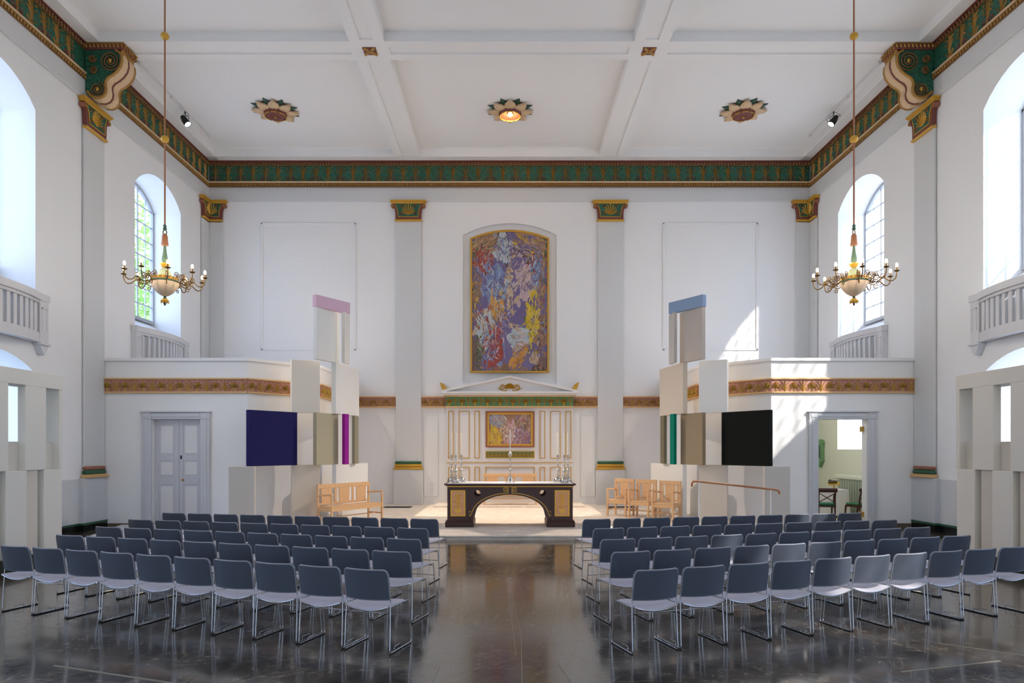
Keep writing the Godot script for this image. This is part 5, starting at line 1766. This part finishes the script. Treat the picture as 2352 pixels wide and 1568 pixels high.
func chair_meshes(o: Node3D) -> void:
	# origin on the floor between the rear feet; faces -z
	var hw := 0.231
	# back
	var F := []
	var K := []
	var hs := [0.5, 0.53, 0.6, 0.67, 0.72, 0.75, 0.765, 0.772]
	var ws := [1.0, 1.0, 1.0, 1.0, 0.995, 0.965, 0.92, 0.85]
	for i in hs.size():
		var r1 := []
		var r2 := []
		var h: float = hs[i]
		for j in 11:
			var u := (j - 5) / 5.0
			var x: float = u * 0.225 * ws[i]
			var z := 0.03 + (h - 0.5) * 0.16 - 0.055 * pow(x / 0.225, 2)
			r1.append(Vector3(x, h, z - 0.011))
			r2.append(Vector3(x, h, z + 0.011))
		F.append(r1)
		K.append(r2)
	var b := MB.new()
	b.grid(F, false)
	b.grid(K, true)
	var rim := []
	for j in 11: rim.append((F[0][j] + K[0][j]) * 0.5)
	for i in range(1, hs.size()): rim.append((F[i][10] + K[i][10]) * 0.5)
	for j in range(9, -1, -1): rim.append((F[hs.size() - 1][j] + K[hs.size() - 1][j]) * 0.5)
	for i in range(hs.size() - 2, 0, -1): rim.append((F[i][0] + K[i][0]) * 0.5)
	var back := part("backrest", b, M.slate_fabric, o)
	b = MB.new()
	b.tube(rim, 0.0105, 6, true)
	part("edge_trim", b, M.fabric_edge, back)
	# seat
	var Tt := []
	var Bt := []
	for i in 10:
		var t := i / 9.0
		var r1 := []
		var r2 := []
		for j in 11:
			var u := (j - 5) / 5.0
			var wd := 0.222 * (1.0 if t < 0.8 else 1.0 - 0.16 * pow((t - 0.8) / 0.2, 2))
			var z := lerpf(0.012, -0.405, t)
			var h := 0.445 - 0.042 * (1.0 - u * u) * (1.0 - 0.75 * t) - 0.012 * t - 0.03 * pow(maxf(0.0, t - 0.75) / 0.25, 2)
			var puff := 0.018 * (1.0 - pow(absf(u), 6)) * minf(1.0, minf(t, 1.0 - t) * 8.0)
			r1.append(Vector3(u * wd, h + puff, z))
			r2.append(Vector3(u * wd, h - 0.012, z))
		Tt.append(r1)
		Bt.append(r2)
	b = MB.new()
	b.grid(Tt, true)
	b.grid(Bt, false)
	for i in 9:
		for e in [0, 10]:
			b.q(Tt[i][e], Tt[i + 1][e], Bt[i + 1][e], Bt[i][e], Vector3(e - 5, 0, 0))
	for j in 10:
		b.q(Tt[0][j], Tt[0][j + 1], Bt[0][j + 1], Bt[0][j], Vector3(0, 0, 1))
		b.q(Tt[9][j], Tt[9][j + 1], Bt[9][j + 1], Bt[9][j], Vector3(0, 0, -1))
	var seat := part("seat", b, M.lavender_fabric, o)
	b = MB.new()
	var edge := []
	for j in 11: edge.append((Tt[0][j] + Bt[0][j]) * 0.5 + Vector3(0, -0.004, 0.004))
	b.tube(edge, 0.0065, 6)
	part("seat_rim", b, M.chrome, seat)
	# side frames
	for s in [-1.0, 1.0]:
		b = MB.new()
		var r := 0.0058
		var line := [Vector3(s * hw, 0.735, 0.012), Vector3(s * hw, 0.62, -0.006), Vector3(s * hw, 0.5, -0.022), Vector3(s * hw, 0.43, -0.022), Vector3(s * (hw + 0.004), 0.25, -0.012), Vector3(s * (hw + 0.006), 0.04, 0.0), Vector3(s * (hw + 0.006), 0.018, -0.004), Vector3(s * (hw + 0.006), 0.013, -0.02), Vector3(s * (hw + 0.006), 0.013, -0.40), Vector3(s * (hw + 0.006), 0.018, -0.418), Vector3(s * (hw + 0.005), 0.04, -0.42), Vector3(s * hw, 0.40, -0.375), Vector3(s * hw, 0.424, -0.365), Vector3(s * hw, 0.43, -0.34), Vector3(s * hw, 0.43, -0.022)]
		b.tube(line, r, 6)
		var sf := part("side_frame", b, M.chrome, o)
		b = MB.new()
		b.mm(Vector3(s * (hw + 0.006) - 0.007, 0.0, 0.004), Vector3(s * (hw + 0.006) + 0.007, 0.01, -0.42), 0.003)
		part("floor_glide", b, M.black_rubber, sf)
		b = MB.new()
		b.tube([Vector3(s * (hw - 0.012), 0.018, -0.12), Vector3(s * (hw - 0.012), 0.045, -0.125), Vector3(s * (hw - 0.012), 0.045, -0.235), Vector3(s * (hw - 0.012), 0.018, -0.24)], 0.0035, 5)
		part("link_wire", b, M.chrome, sf)
	for e in [[0.27, -0.392], [0.40, -0.36]]:
		b = MB.new()
		b.tube([Vector3(-hw, e[0], e[1]), Vector3(hw, e[0], e[1])], 0.005, 6)
		part("cross_rod", b, M.chrome, o)

func chairs() -> void:
	var first: Node3D = null
	var ord := ["first", "second", "third", "fourth", "fifth", "sixth", "seventh", "eighth", "ninth", "tenth"]
	var rows := [["fifth", 6.22, 18.9], ["fourth", 7.31, 17.3], ["third", 8.32, 16.2], ["second", 9.46, 14.4], ["first", 10.7, 12.8]]
	for s in [-1.0, 1.0]:
		for r in rows.size():
			var ang: float = deg_to_rad(rows[r][2]) * (1.0 if s < 0 else 0.97)
			var D0: float = rows[r][1] + (0.0 if s < 0 else -0.02)
			var X0: float = [1.075, 1.03, 1.05, 1.1, 1.09][r] + (0.0 if s < 0 else 0.03)
			var pitch := 0.505 if s < 0 else 0.508
			var group := "%s chair row from the altar on the %s side" % [rows[r][0], "blue-panel" if s < 0 else "black-panel"]
			for i in 10:
				var a := (i + 0.5) * pitch
				var jit := sin(i * 12.9 + r * 4.1 + s) * 0.006
				var at := W(s * (X0 + cos(ang) * a), 0.0, D0 + sin(ang) * a + jit)
				var turn: float = s * ang
				var label := "slate-backed chrome chair, %s row from altar on %s side, %s from aisle" % [rows[r][0], "blue-panel" if s < 0 else "black-panel", ord[i]]
				if first == null:
					first = thing("stacking_chair", label, "chair", at, turn, group)
					chair_meshes(first)
				else:
					dup(first, at, turn, label).set_meta("group", group)

func px(x: float, D: float) -> Vector2:
	return Vector2((x - 1170.0) * D / 1568.0, D)

func panel_towers() -> void:
	# [picture column and distance of the face's near and far edge, h0, h1, thickness, colours by side]
	var P := [
		[525.0, 14.95, 584.0, 15.02, 0.09, 1.49, 0.14, "panel_greige", "panel_greige"],
		[670.0, 16.2, 735.0, 16.5, 0.09, 1.49, 0.14, "panel_sand", "panel_beige"],
		[772.0, 17.15, 845.0, 18.6, 0.09, 1.49, 0.12, "panel_white", "panel_ivory"],
		[573.0, 15.08, 683.0, 16.2, 1.49, 2.74, 0.12, "panel_navy", "panel_black"],
		[727.0, 16.2, 777.0, 17.0, 1.49, 2.74, 0.1, "panel_stone", "panel_taupe"],
		[792.0, 16.85, 801.5, 17.02, 1.49, 2.74, 0.08, "panel_magenta", "panel_teal"],
		[815.0, 17.75, 823.5, 18.0, 1.49, 2.74, 0.08, "panel_olive", "panel_moss"],
		[670.0, 16.2, 735.0, 16.55, 2.74, 4.0, 0.14, "panel_cream", "panel_white"],
		[771.6, 16.75, 825.0, 18.3, 2.74, 4.0, 0.12, "panel_white", "panel_sand"],
		[727.6, 16.15, 779.0, 16.95, 4.0, 5.24, 0.1, "panel_white", "panel_mushroom"],
		[792.0, 16.8, 804.0, 17.2, 4.0, 5.24, 0.08, "panel_ivory", "panel_greige"],
		[726.0, 16.1, 804.5, 17.05, 5.24, 5.52, 0.12, "panel_pink", "panel_blue"],
	]
	for s in [-1.0, 1.0]:
		var o := thing("panel_tower", "stepped tower of flat painted panels with a %s top" % ("navy square and pink" if s < 0 else "black square and pale blue"), "panel sculpture", W(s * 4.9, 0.09, 16.5), 0.0, "panel towers flanking the altar")
		for p in P:
			var a := px(p[0], p[1])
			var c := px(p[2], p[3])
			a = Vector2(a.x * -s, a.y) - Vector2(s * 4.9, 16.5)
			c = Vector2(c.x * -s, c.y) - Vector2(s * 4.9, 16.5)
			var b := MB.new()
			if s < 0: upright(b, a, c, p[6], p[4] - 0.09, p[5] - 0.09, 0.004)
			else: upright(b, c, a, p[6], p[4] - 0.09, p[5] - 0.09, 0.004)
			part("panel", b, M[p[7] if s < 0 else p[8]], o)

func panel_screens() -> void:
	for s in [-1.0, 1.0]:
		var near := "blue-panel" if s < 0 else "black-panel"
		var o := thing("panel_screen", "tall %s panelled screen with openings on a dark green plinth on the %s side" % ["white" if s < 0 else "beige", near], "screen", W(s * 7.55, 0.0, 10.0), 0.0, "panelled screens by the side walls")
		var colA: Material = M.panel_ivory if s < 0 else M.panel_cream
		var colB: Material = M.panel_cream if s < 0 else M.panel_sand
		var bx := func(called: String, d0: float, d1: float, h0: float, h1: float, e0: float, e1: float, m: Material) -> void:
			var b := MB.new()
			b.mm(Vector3(s * e0, h0, -(d0 - 10.0)), Vector3(s * e1, h1, -(d1 - 10.0)), 0.005)
			part(called, b, m, o)
		bx.call("plinth", 7.7, 11.5, 0.0, 0.2, 0.03, 0.34, M.plinth_green)
		bx.call("top_beam", 7.7, 11.55, 2.87, 3.11, 0.0, 0.36, colA)
		for k in 4:
			var z := 11.52 - 0.84 * k
			bx.call("lower_panel", z - 0.44, z, 0.2, 1.54, 0.0, 0.12, colA)
			bx.call("recessed_panel", z - 0.84, z - 0.52, 0.2, 1.54, 0.05, 0.15, colB)
			bx.call("groove_panel", z - 0.53, z - 0.43, 0.2, 1.54, 0.13, 0.18, colB)
			bx.call("upper_panel", z - 0.86, z - 0.39, 1.54, 2.87, 0.0, 0.13, colA)
			bx.call("parapet_panel", z - 0.39, z - 0.02, 1.54, 1.99, 0.12, 0.2, colB)
		bx.call("end_post", 11.46, 11.54, 1.54, 2.87, 0.0, 0.3, colA)

func fittings() -> void:
	# handrail beside the black-panel tower
	var o := thing("handrail", "copper-brown handrail on white posts in front of the black-panel tower", "handrail", W(5.1, 0.0, 14.75))
	var b := MB.new()
	b.tube([Vector3(-1.16, 1.06, 0), Vector3(-1.155, 1.13, 0), Vector3(-1.13, 1.17, 0), Vector3(-1.05, 1.175, 0), Vector3(0.62, 0.995, 0), Vector3(0.7, 0.98, 0), Vector3(0.73, 0.95, 0), Vector3(0.735, 0.9, 0)], 0.022, 10)
	part("rail", b, M.copper_brown, o)
	for x in [-1.0, 0.55]:
		b = MB.new()
		b.tube([Vector3(x, 0.0 if x > 9 else 0.09, 0), Vector3(x, 1.17 if x < 0 else 1.0, 0)], 0.018, 8)
		b.lathe([Vector2(0.05, 0.09), Vector2(0.05, 0.1), Vector2(0.018, 0.105)], 12, Vector3(x, 0, 0))
		part("post", b, M.white_metal, o)
	for e in [[-3.42, "dark floor grille set in the dais behind the oak bench"], [3.42, "dark floor grille set in the dais behind the oak armchairs"]]:
		o = thing("floor_grille", e[1], "grille", W(e[0], 0.09, 20.9), 0.0, "floor grilles in the dais")
		b = MB.new()
		frame_rect(b, -0.43, 0.43, -0.28, 0.28, 0.0, 0.03, 0.006)
		part("frame", b, M.grille_metal, o, Vector3.ZERO, Basis(Vector3.RIGHT, -PI / 2))
		b = MB.new()
		b.mm(Vector3(-0.41, 0.0, -0.26), Vector3(0.41, 0.001, 0.26))
		part("opening", b, M.black_rubber, o)
		var bar := MB.new()
		bar.mm(Vector3(-0.4, 0.001, -0.008), Vector3(0.4, 0.005, 0.008))
		var bm := bar.mesh()
		for i in 16: part("slat", bm, M.grille_metal, o, Vector3(0, 0, -0.24 + i * 0.032))

func scroll_chair(o: Node3D, arms: bool) -> void:
	# dark wooden chair with a green seat; faces -z
	for e in [[-0.2, -0.2], [0.2, -0.2]]:
		var b := MB.new()
		b.tube([Vector3(e[0], 0, e[1] - 0.03), Vector3(e[0], 0.2, e[1] - 0.03), Vector3(e[0], 0.42, e[1])], [0.017, 0.02, 0.026], 8)
		part("front_leg", b, M.dark_wood, o)
	for x in [-0.19, 0.19]:
		var b := MB.new()
		b.tube([Vector3(x, 0, 0.28), Vector3(x, 0.25, 0.22), Vector3(x, 0.45, 0.2), Vector3(x, 0.65, 0.22), Vector3(x, 0.87, 0.29)], [0.018, 0.02, 0.024, 0.02, 0.018], 8)
		part("rear_leg", b, M.dark_wood, o)
	var b := MB.new()
	b.mm(Vector3(-0.22, 0.4, -0.22), Vector3(0.22, 0.45, 0.21), 0.01)
	part("seat_rail", b, M.dark_wood, o)
	b = MB.new()
	b.bbox(Vector3(0, 0.47, 0), Vector3(0.44, 0.06, 0.42), 0.028)
	part("seat", b, M.emerald_fabric, o)
	b = MB.new()
	b.bbox(Vector3(0, 0.83, 0.275), Vector3(0.46, 0.11, 0.03), 0.014)
	b.tube([Vector3(-0.23, 0.84, 0.275), Vector3(0.23, 0.84, 0.275)], 0.045, 10)
	part("crest_rail", b, M.dark_wood, o)
	if arms:
		for s in [-1.0, 1.0]:
			b = MB.new()
			b.tube([Vector3(s * 0.19, 0.52, 0.215), Vector3(-s * 0.19, 0.76, 0.245)], 0.012, 6)
			part("cross_splat", b, M.dark_wood, o)
			b = MB.new()
			b.tube([Vector3(s * 0.2, 0.7, 0.22), Vector3(s * 0.24, 0.73, 0.05), Vector3(s * 0.24, 0.72, -0.12), Vector3(s * 0.23, 0.66, -0.15), Vector3(s * 0.22, 0.45, -0.14)], 0.014, 7)
			part("arm", b, M.dark_wood, o)
	else:
		b = MB.new()
		b.tube([Vector3(-0.19, 0.62, 0.215), Vector3(0.19, 0.62, 0.215)], 0.013, 6)
		part("cross_splat", b, M.dark_wood, o)

func side_room() -> void:
	# sage-green lining, carpet and furniture seen through the open doorway
	var b := MB.new()
	hole_wall(b, func(a: float, h: float, z: float) -> Vector3: return W(XW - 0.02 + z, h, a), 16.53, 21.98, 3.83, [{"a0": BAYS[0][0], "a1": BAYS[0][1], "holes": [{"sill": 1.86, "out": 1.86, "spring": 3.34, "rise": 0.2}]}], 0.019, Vector3(-1, 0, 0))
	b.mm(W(5.16, 0, 21.96), W(XW - 0.03, 3.83, 21.98))
	struct("wall_side_room_lining", b, M.sage_wall, "pale sage green wall inside the open side room")
	b = MB.new()
	b.mm(W(5.2, 0.0, 16.53), W(XW - 0.04, 0.012, 21.94))
	struct("side_room_floor", b, M.straw_carpet, "straw-coloured carpet in the side room")
	var o := thing("wall_clock", "green-painted carved wall clock case hanging in the side room", "clock", W(XW - 0.03, 1.3, 21.15), -PI / 2)
	b = MB.new()
	b.prism(PackedVector2Array([Vector2(-0.1, 0.17), Vector2(-0.17, 0.2), Vector2(-0.14, 0.24), Vector2(-0.14, 0.72), Vector2(-0.19, 0.74), Vector2(-0.19, 0.79), Vector2(-0.13, 0.79), Vector2(-0.13, 0.85), Vector2(-0.07, 0.83), Vector2(0.0, 0.87), Vector2(0.07, 0.83), Vector2(0.13, 0.85), Vector2(0.13, 0.79), Vector2(0.19, 0.79), Vector2(0.19, 0.74), Vector2(0.14, 0.72), Vector2(0.14, 0.24), Vector2(0.17, 0.2), Vector2(0.1, 0.17), Vector2(0.04, 0.08), Vector2(0.0, 0.0), Vector2(-0.04, 0.08)]), Transform3D(), 0.1)
	part("case", b, M.clock_green, o)
	b = MB.new()
	b.mm(Vector3(-0.1, 0.28, 0.1), Vector3(0.1, 0.68, 0.112), 0.006)
	part("door_panel", b, M.deep_green, o)
	b = MB.new()
	b.ball(Vector3(0.07, 0.46, 0.118), Vector3(0.012, 0.012, 0.012), 8, 5)
	part("knob", b, M.dark_wood, o)
	o = thing("globe_lamp", "white globe lamp under the side room ceiling", "lamp", W(7.6, 3.45, 18.9))
	b = MB.new()
	b.tube([Vector3(0, 0.12, 0), Vector3(0, 0.39, 0)], 0.012, 8)
	part("stem", b, M.brass, o)
	b = MB.new()
	b.ball(Vector3.ZERO, Vector3(0.13, 0.13, 0.13), 16, 10)
	part("globe", b, M.bulb_glow, o)
	lamp(o, Vector3.ZERO, Color(1.0, 0.96, 0.9), 0.3, 0.12)
	o = thing("radiator_cover", "sage panelled radiator cover under the side room window", "radiator cover", W(XW - 0.03, 0.012, 18.9), -PI / 2)
	b = MB.new()
	b.mm(Vector3(-1.0, 0, 0), Vector3(1.0, 1.02, 0.12), 0.01)
	part("body", b, M.sage_panel, o)
	b = MB.new()
	b.mm(Vector3(-1.08, 1.0, 0), Vector3(1.08, 1.12, 0.17), 0.02)
	part("shelf_top", b, M.sage_wall, o)
	var st := MB.new()
	st.mm(Vector3(-0.05, 0.1, 0.12), Vector3(0.05, 0.95, 0.135), 0.006)
	var sm := st.mesh()
	for i in 14: part("board", sm, M.sage_panel, o, Vector3(-0.91 + i * 0.14, 0, 0))
	o = thing("side_table", "table under a long white cloth in the side room", "table", W(8.5, 0.012, 18.9), 0.0)
	b = MB.new()
	b.mm(Vector3(-0.62, 0.0, -0.38), Vector3(-0.57, 0.72, -0.33))
	part("leg", b, M.dark_wood, o)
	for e in [[0.57, -0.38], [-0.62, 0.33], [0.57, 0.33]]:
		b = MB.new()
		b.mm(Vector3(e[0], 0.0, e[1]), Vector3(e[0] + 0.05, 0.72, e[1] + 0.05))
		part("leg", b, M.dark_wood, o)
	b = MB.new()
	b.mm(Vector3(-0.65, 0.71, -0.42), Vector3(0.65, 0.745, 0.42), 0.005)
	part("table_top", b, M.dark_wood, o)
	o = thing("tablecloth", "long white cloth draped over the side room table", "tablecloth", W(8.5, 0.757, 18.9))
	b = MB.new()
	b.mm(Vector3(-0.68, 0.001, -0.45), Vector3(0.68, 0.012, 0.45), 0.004)
	var R := []
	var per := []
	var N := 72
	for k in N:
		var t := float(k) / N * 4.0
		var e := int(t)
		var u := (t - e) * 2.0 - 1.0
		var p: Vector2 = [Vector2(u * 0.68, 0.45), Vector2(0.68, -u * 0.45), Vector2(-u * 0.68, -0.45), Vector2(-0.68, u * 0.45)][e]
		per.append(p)
	for i in 6:
		var t := i / 5.0
		var row := []
		for k in N:
			var p: Vector2 = per[k]
			var f := 1.0 + t * (0.035 + 0.04 * sin(k * 1.05))
			row.append(Vector3(p.x * f, 0.01 - t * 0.7, p.y * f))
		R.append(row)
	b.grid(R, true, true)
	part("drape", b, M.white_linen, o)
	o = thing("book_stand", "small brass book stand on the white-clothed table in the side room", "book stand", W(8.9, 0.77, 18.72))
	b = MB.new()
	b.lathe([Vector2(0.0, 0.0), Vector2(0.07, 0.0), Vector2(0.07, 0.015), Vector2(0.025, 0.03), Vector2(0.015, 0.06), Vector2(0.022, 0.09), Vector2(0.012, 0.12)], 14)
	part("foot", b, M.brass, o)
	b = MB.new()
	b.bbox(Vector3(0, 0.16, 0), Vector3(0.32, 0.1, 0.02), 0.006, Basis(Vector3.RIGHT, -0.5))
	part("rest", b, M.brass, o)
	var bk := thing("book", "dark blue book lying on the brass stand in the side room", "book", W(8.9, 1.0, 18.72))
	b = MB.new()
	b.bbox(Vector3(0, 0.012, 0.0), Vector3(0.24, 0.04, 0.15), 0.006, Basis(Vector3.RIGHT, -0.2))
	part("cover", b, M.book_cloth, bk)
	b = MB.new()
	b.bbox(Vector3(0, 0.012, 0.003), Vector3(0.23, 0.028, 0.148), 0.004, Basis(Vector3.RIGHT, -0.2))
	part("pages", b, M.candle_wax, bk)
	o = thing("scroll_chair", "dark wooden armchair with emerald seat and crossed back in the side room", "chair", W(8.0, 0.012, 17.3), -0.25, "dark chairs in the side room")
	scroll_chair(o, true)
	o = thing("scroll_chair", "dark wooden armless chair with emerald seat near the doorway hinges", "chair", W(8.82, 0.012, 17.25), 0.35, "dark chairs in the side room")
	scroll_chair(o, false)

func trees() -> void:
	for e in [[-17.5, 31.5, 13.5, 3.4, 1, "leafy green tree outside the window above the blue-panel tower"]]:
		var o := thing("tree", e[5], "tree", W(e[0], -0.35, e[1]))
		var b := MB.new()
		b.tube([Vector3(0, 0, 0), Vector3(0.1, 3, 0), Vector3(0, 7, 0.1), Vector3(0.2, 11, 0)], [0.35, 0.28, 0.2, 0.06], 10)
		part("trunk", b, M.bark, o)
		b = MB.new()
		rng.seed = 40 + e[4]
		for k in 5200:
			var c := Vector3(rng.randfn(0, 1), rng.randfn(0, 1), rng.randfn(0, 1)).normalized() * pow(rng.randf(), 0.45)
			c = Vector3(c.x * e[3], 8.6 + c.y * 5.4, c.z * e[3])
			var B := Basis(Vector3(rng.randf() - 0.5, rng.randf() - 0.5, rng.randf() - 0.5).normalized(), rng.randf() * TAU)
			var s := rng.randf_range(0.1, 0.2)
			b.q(c + B * Vector3(-s, 0, 0), c + B * Vector3(0, -s * 0.5, s * 0.15), c + B * Vector3(s, 0, 0), c + B * Vector3(0, s * 0.5, s * 0.15))
		part("foliage", b, M.leaf, o)

func _ready() -> void:
	var cam := Camera3D.new()
	cam.name = "camera"
	cam.projection = Camera3D.PROJECTION_FRUSTUM
	cam.near = 0.1
	cam.far = 200.0
	cam.size = 0.1
	cam.frustum_offset = Vector2(6.0 / 1568.0 * 0.1, 246.0 / 1568.0 * 0.1)
	cam.position = Vector3(0, 1.88, 0)
	add_child(cam)
	cam.current = true
	var sky := ProceduralSkyMaterial.new()
	sky.sky_top_color = Color(0.62, 0.75, 0.94)
	sky.sky_horizon_color = Color(0.88, 0.93, 0.98)
	sky.ground_bottom_color = Color(0.62, 0.61, 0.58)
	sky.ground_horizon_color = Color(0.80, 0.81, 0.80)
	sky.sky_energy_multiplier = 1.0
	var env := Environment.new()
	env.background_mode = Environment.BG_SKY
	env.sky = Sky.new()
	env.sky.sky_material = sky
	env.background_energy_multiplier = 1.8
	env.tonemap_mode = Environment.TONE_MAPPER_LINEAR
	env.tonemap_exposure = 4.05
	env.sdfgi_enabled = true
	env.ssao_enabled = true
	env.ssil_enabled = true
	var we := WorldEnvironment.new()
	we.name = "world_environment"
	we.environment = env
	add_child(we)
	var sun := DirectionalLight3D.new()
	sun.name = "sun"
	sun.light_color = Color(1.0, 0.97, 0.92)
	sun.light_energy = 0.55
	sun.light_angular_distance = 1.2
	sun.sky_mode = DirectionalLight3D.SKY_MODE_LIGHT_ONLY
	sun.shadow_enabled = true
	add_child(sun)
	sun.look_at_from_position(Vector3.ZERO, SUN_DIR, Vector3.UP)
	materials()
	shell()
	doors()
	cornice()
	low_friezes()
	pilasters()
	brackets()
	ceiling_roses()
	balconies()
	chandeliers()
	spot_tracks()
	reredos()
	paintings()
	altar()
	altar_items()
	seats()
	panel_towers()
	panel_screens()
	fittings()
	chairs()
	side_room()
	trees()
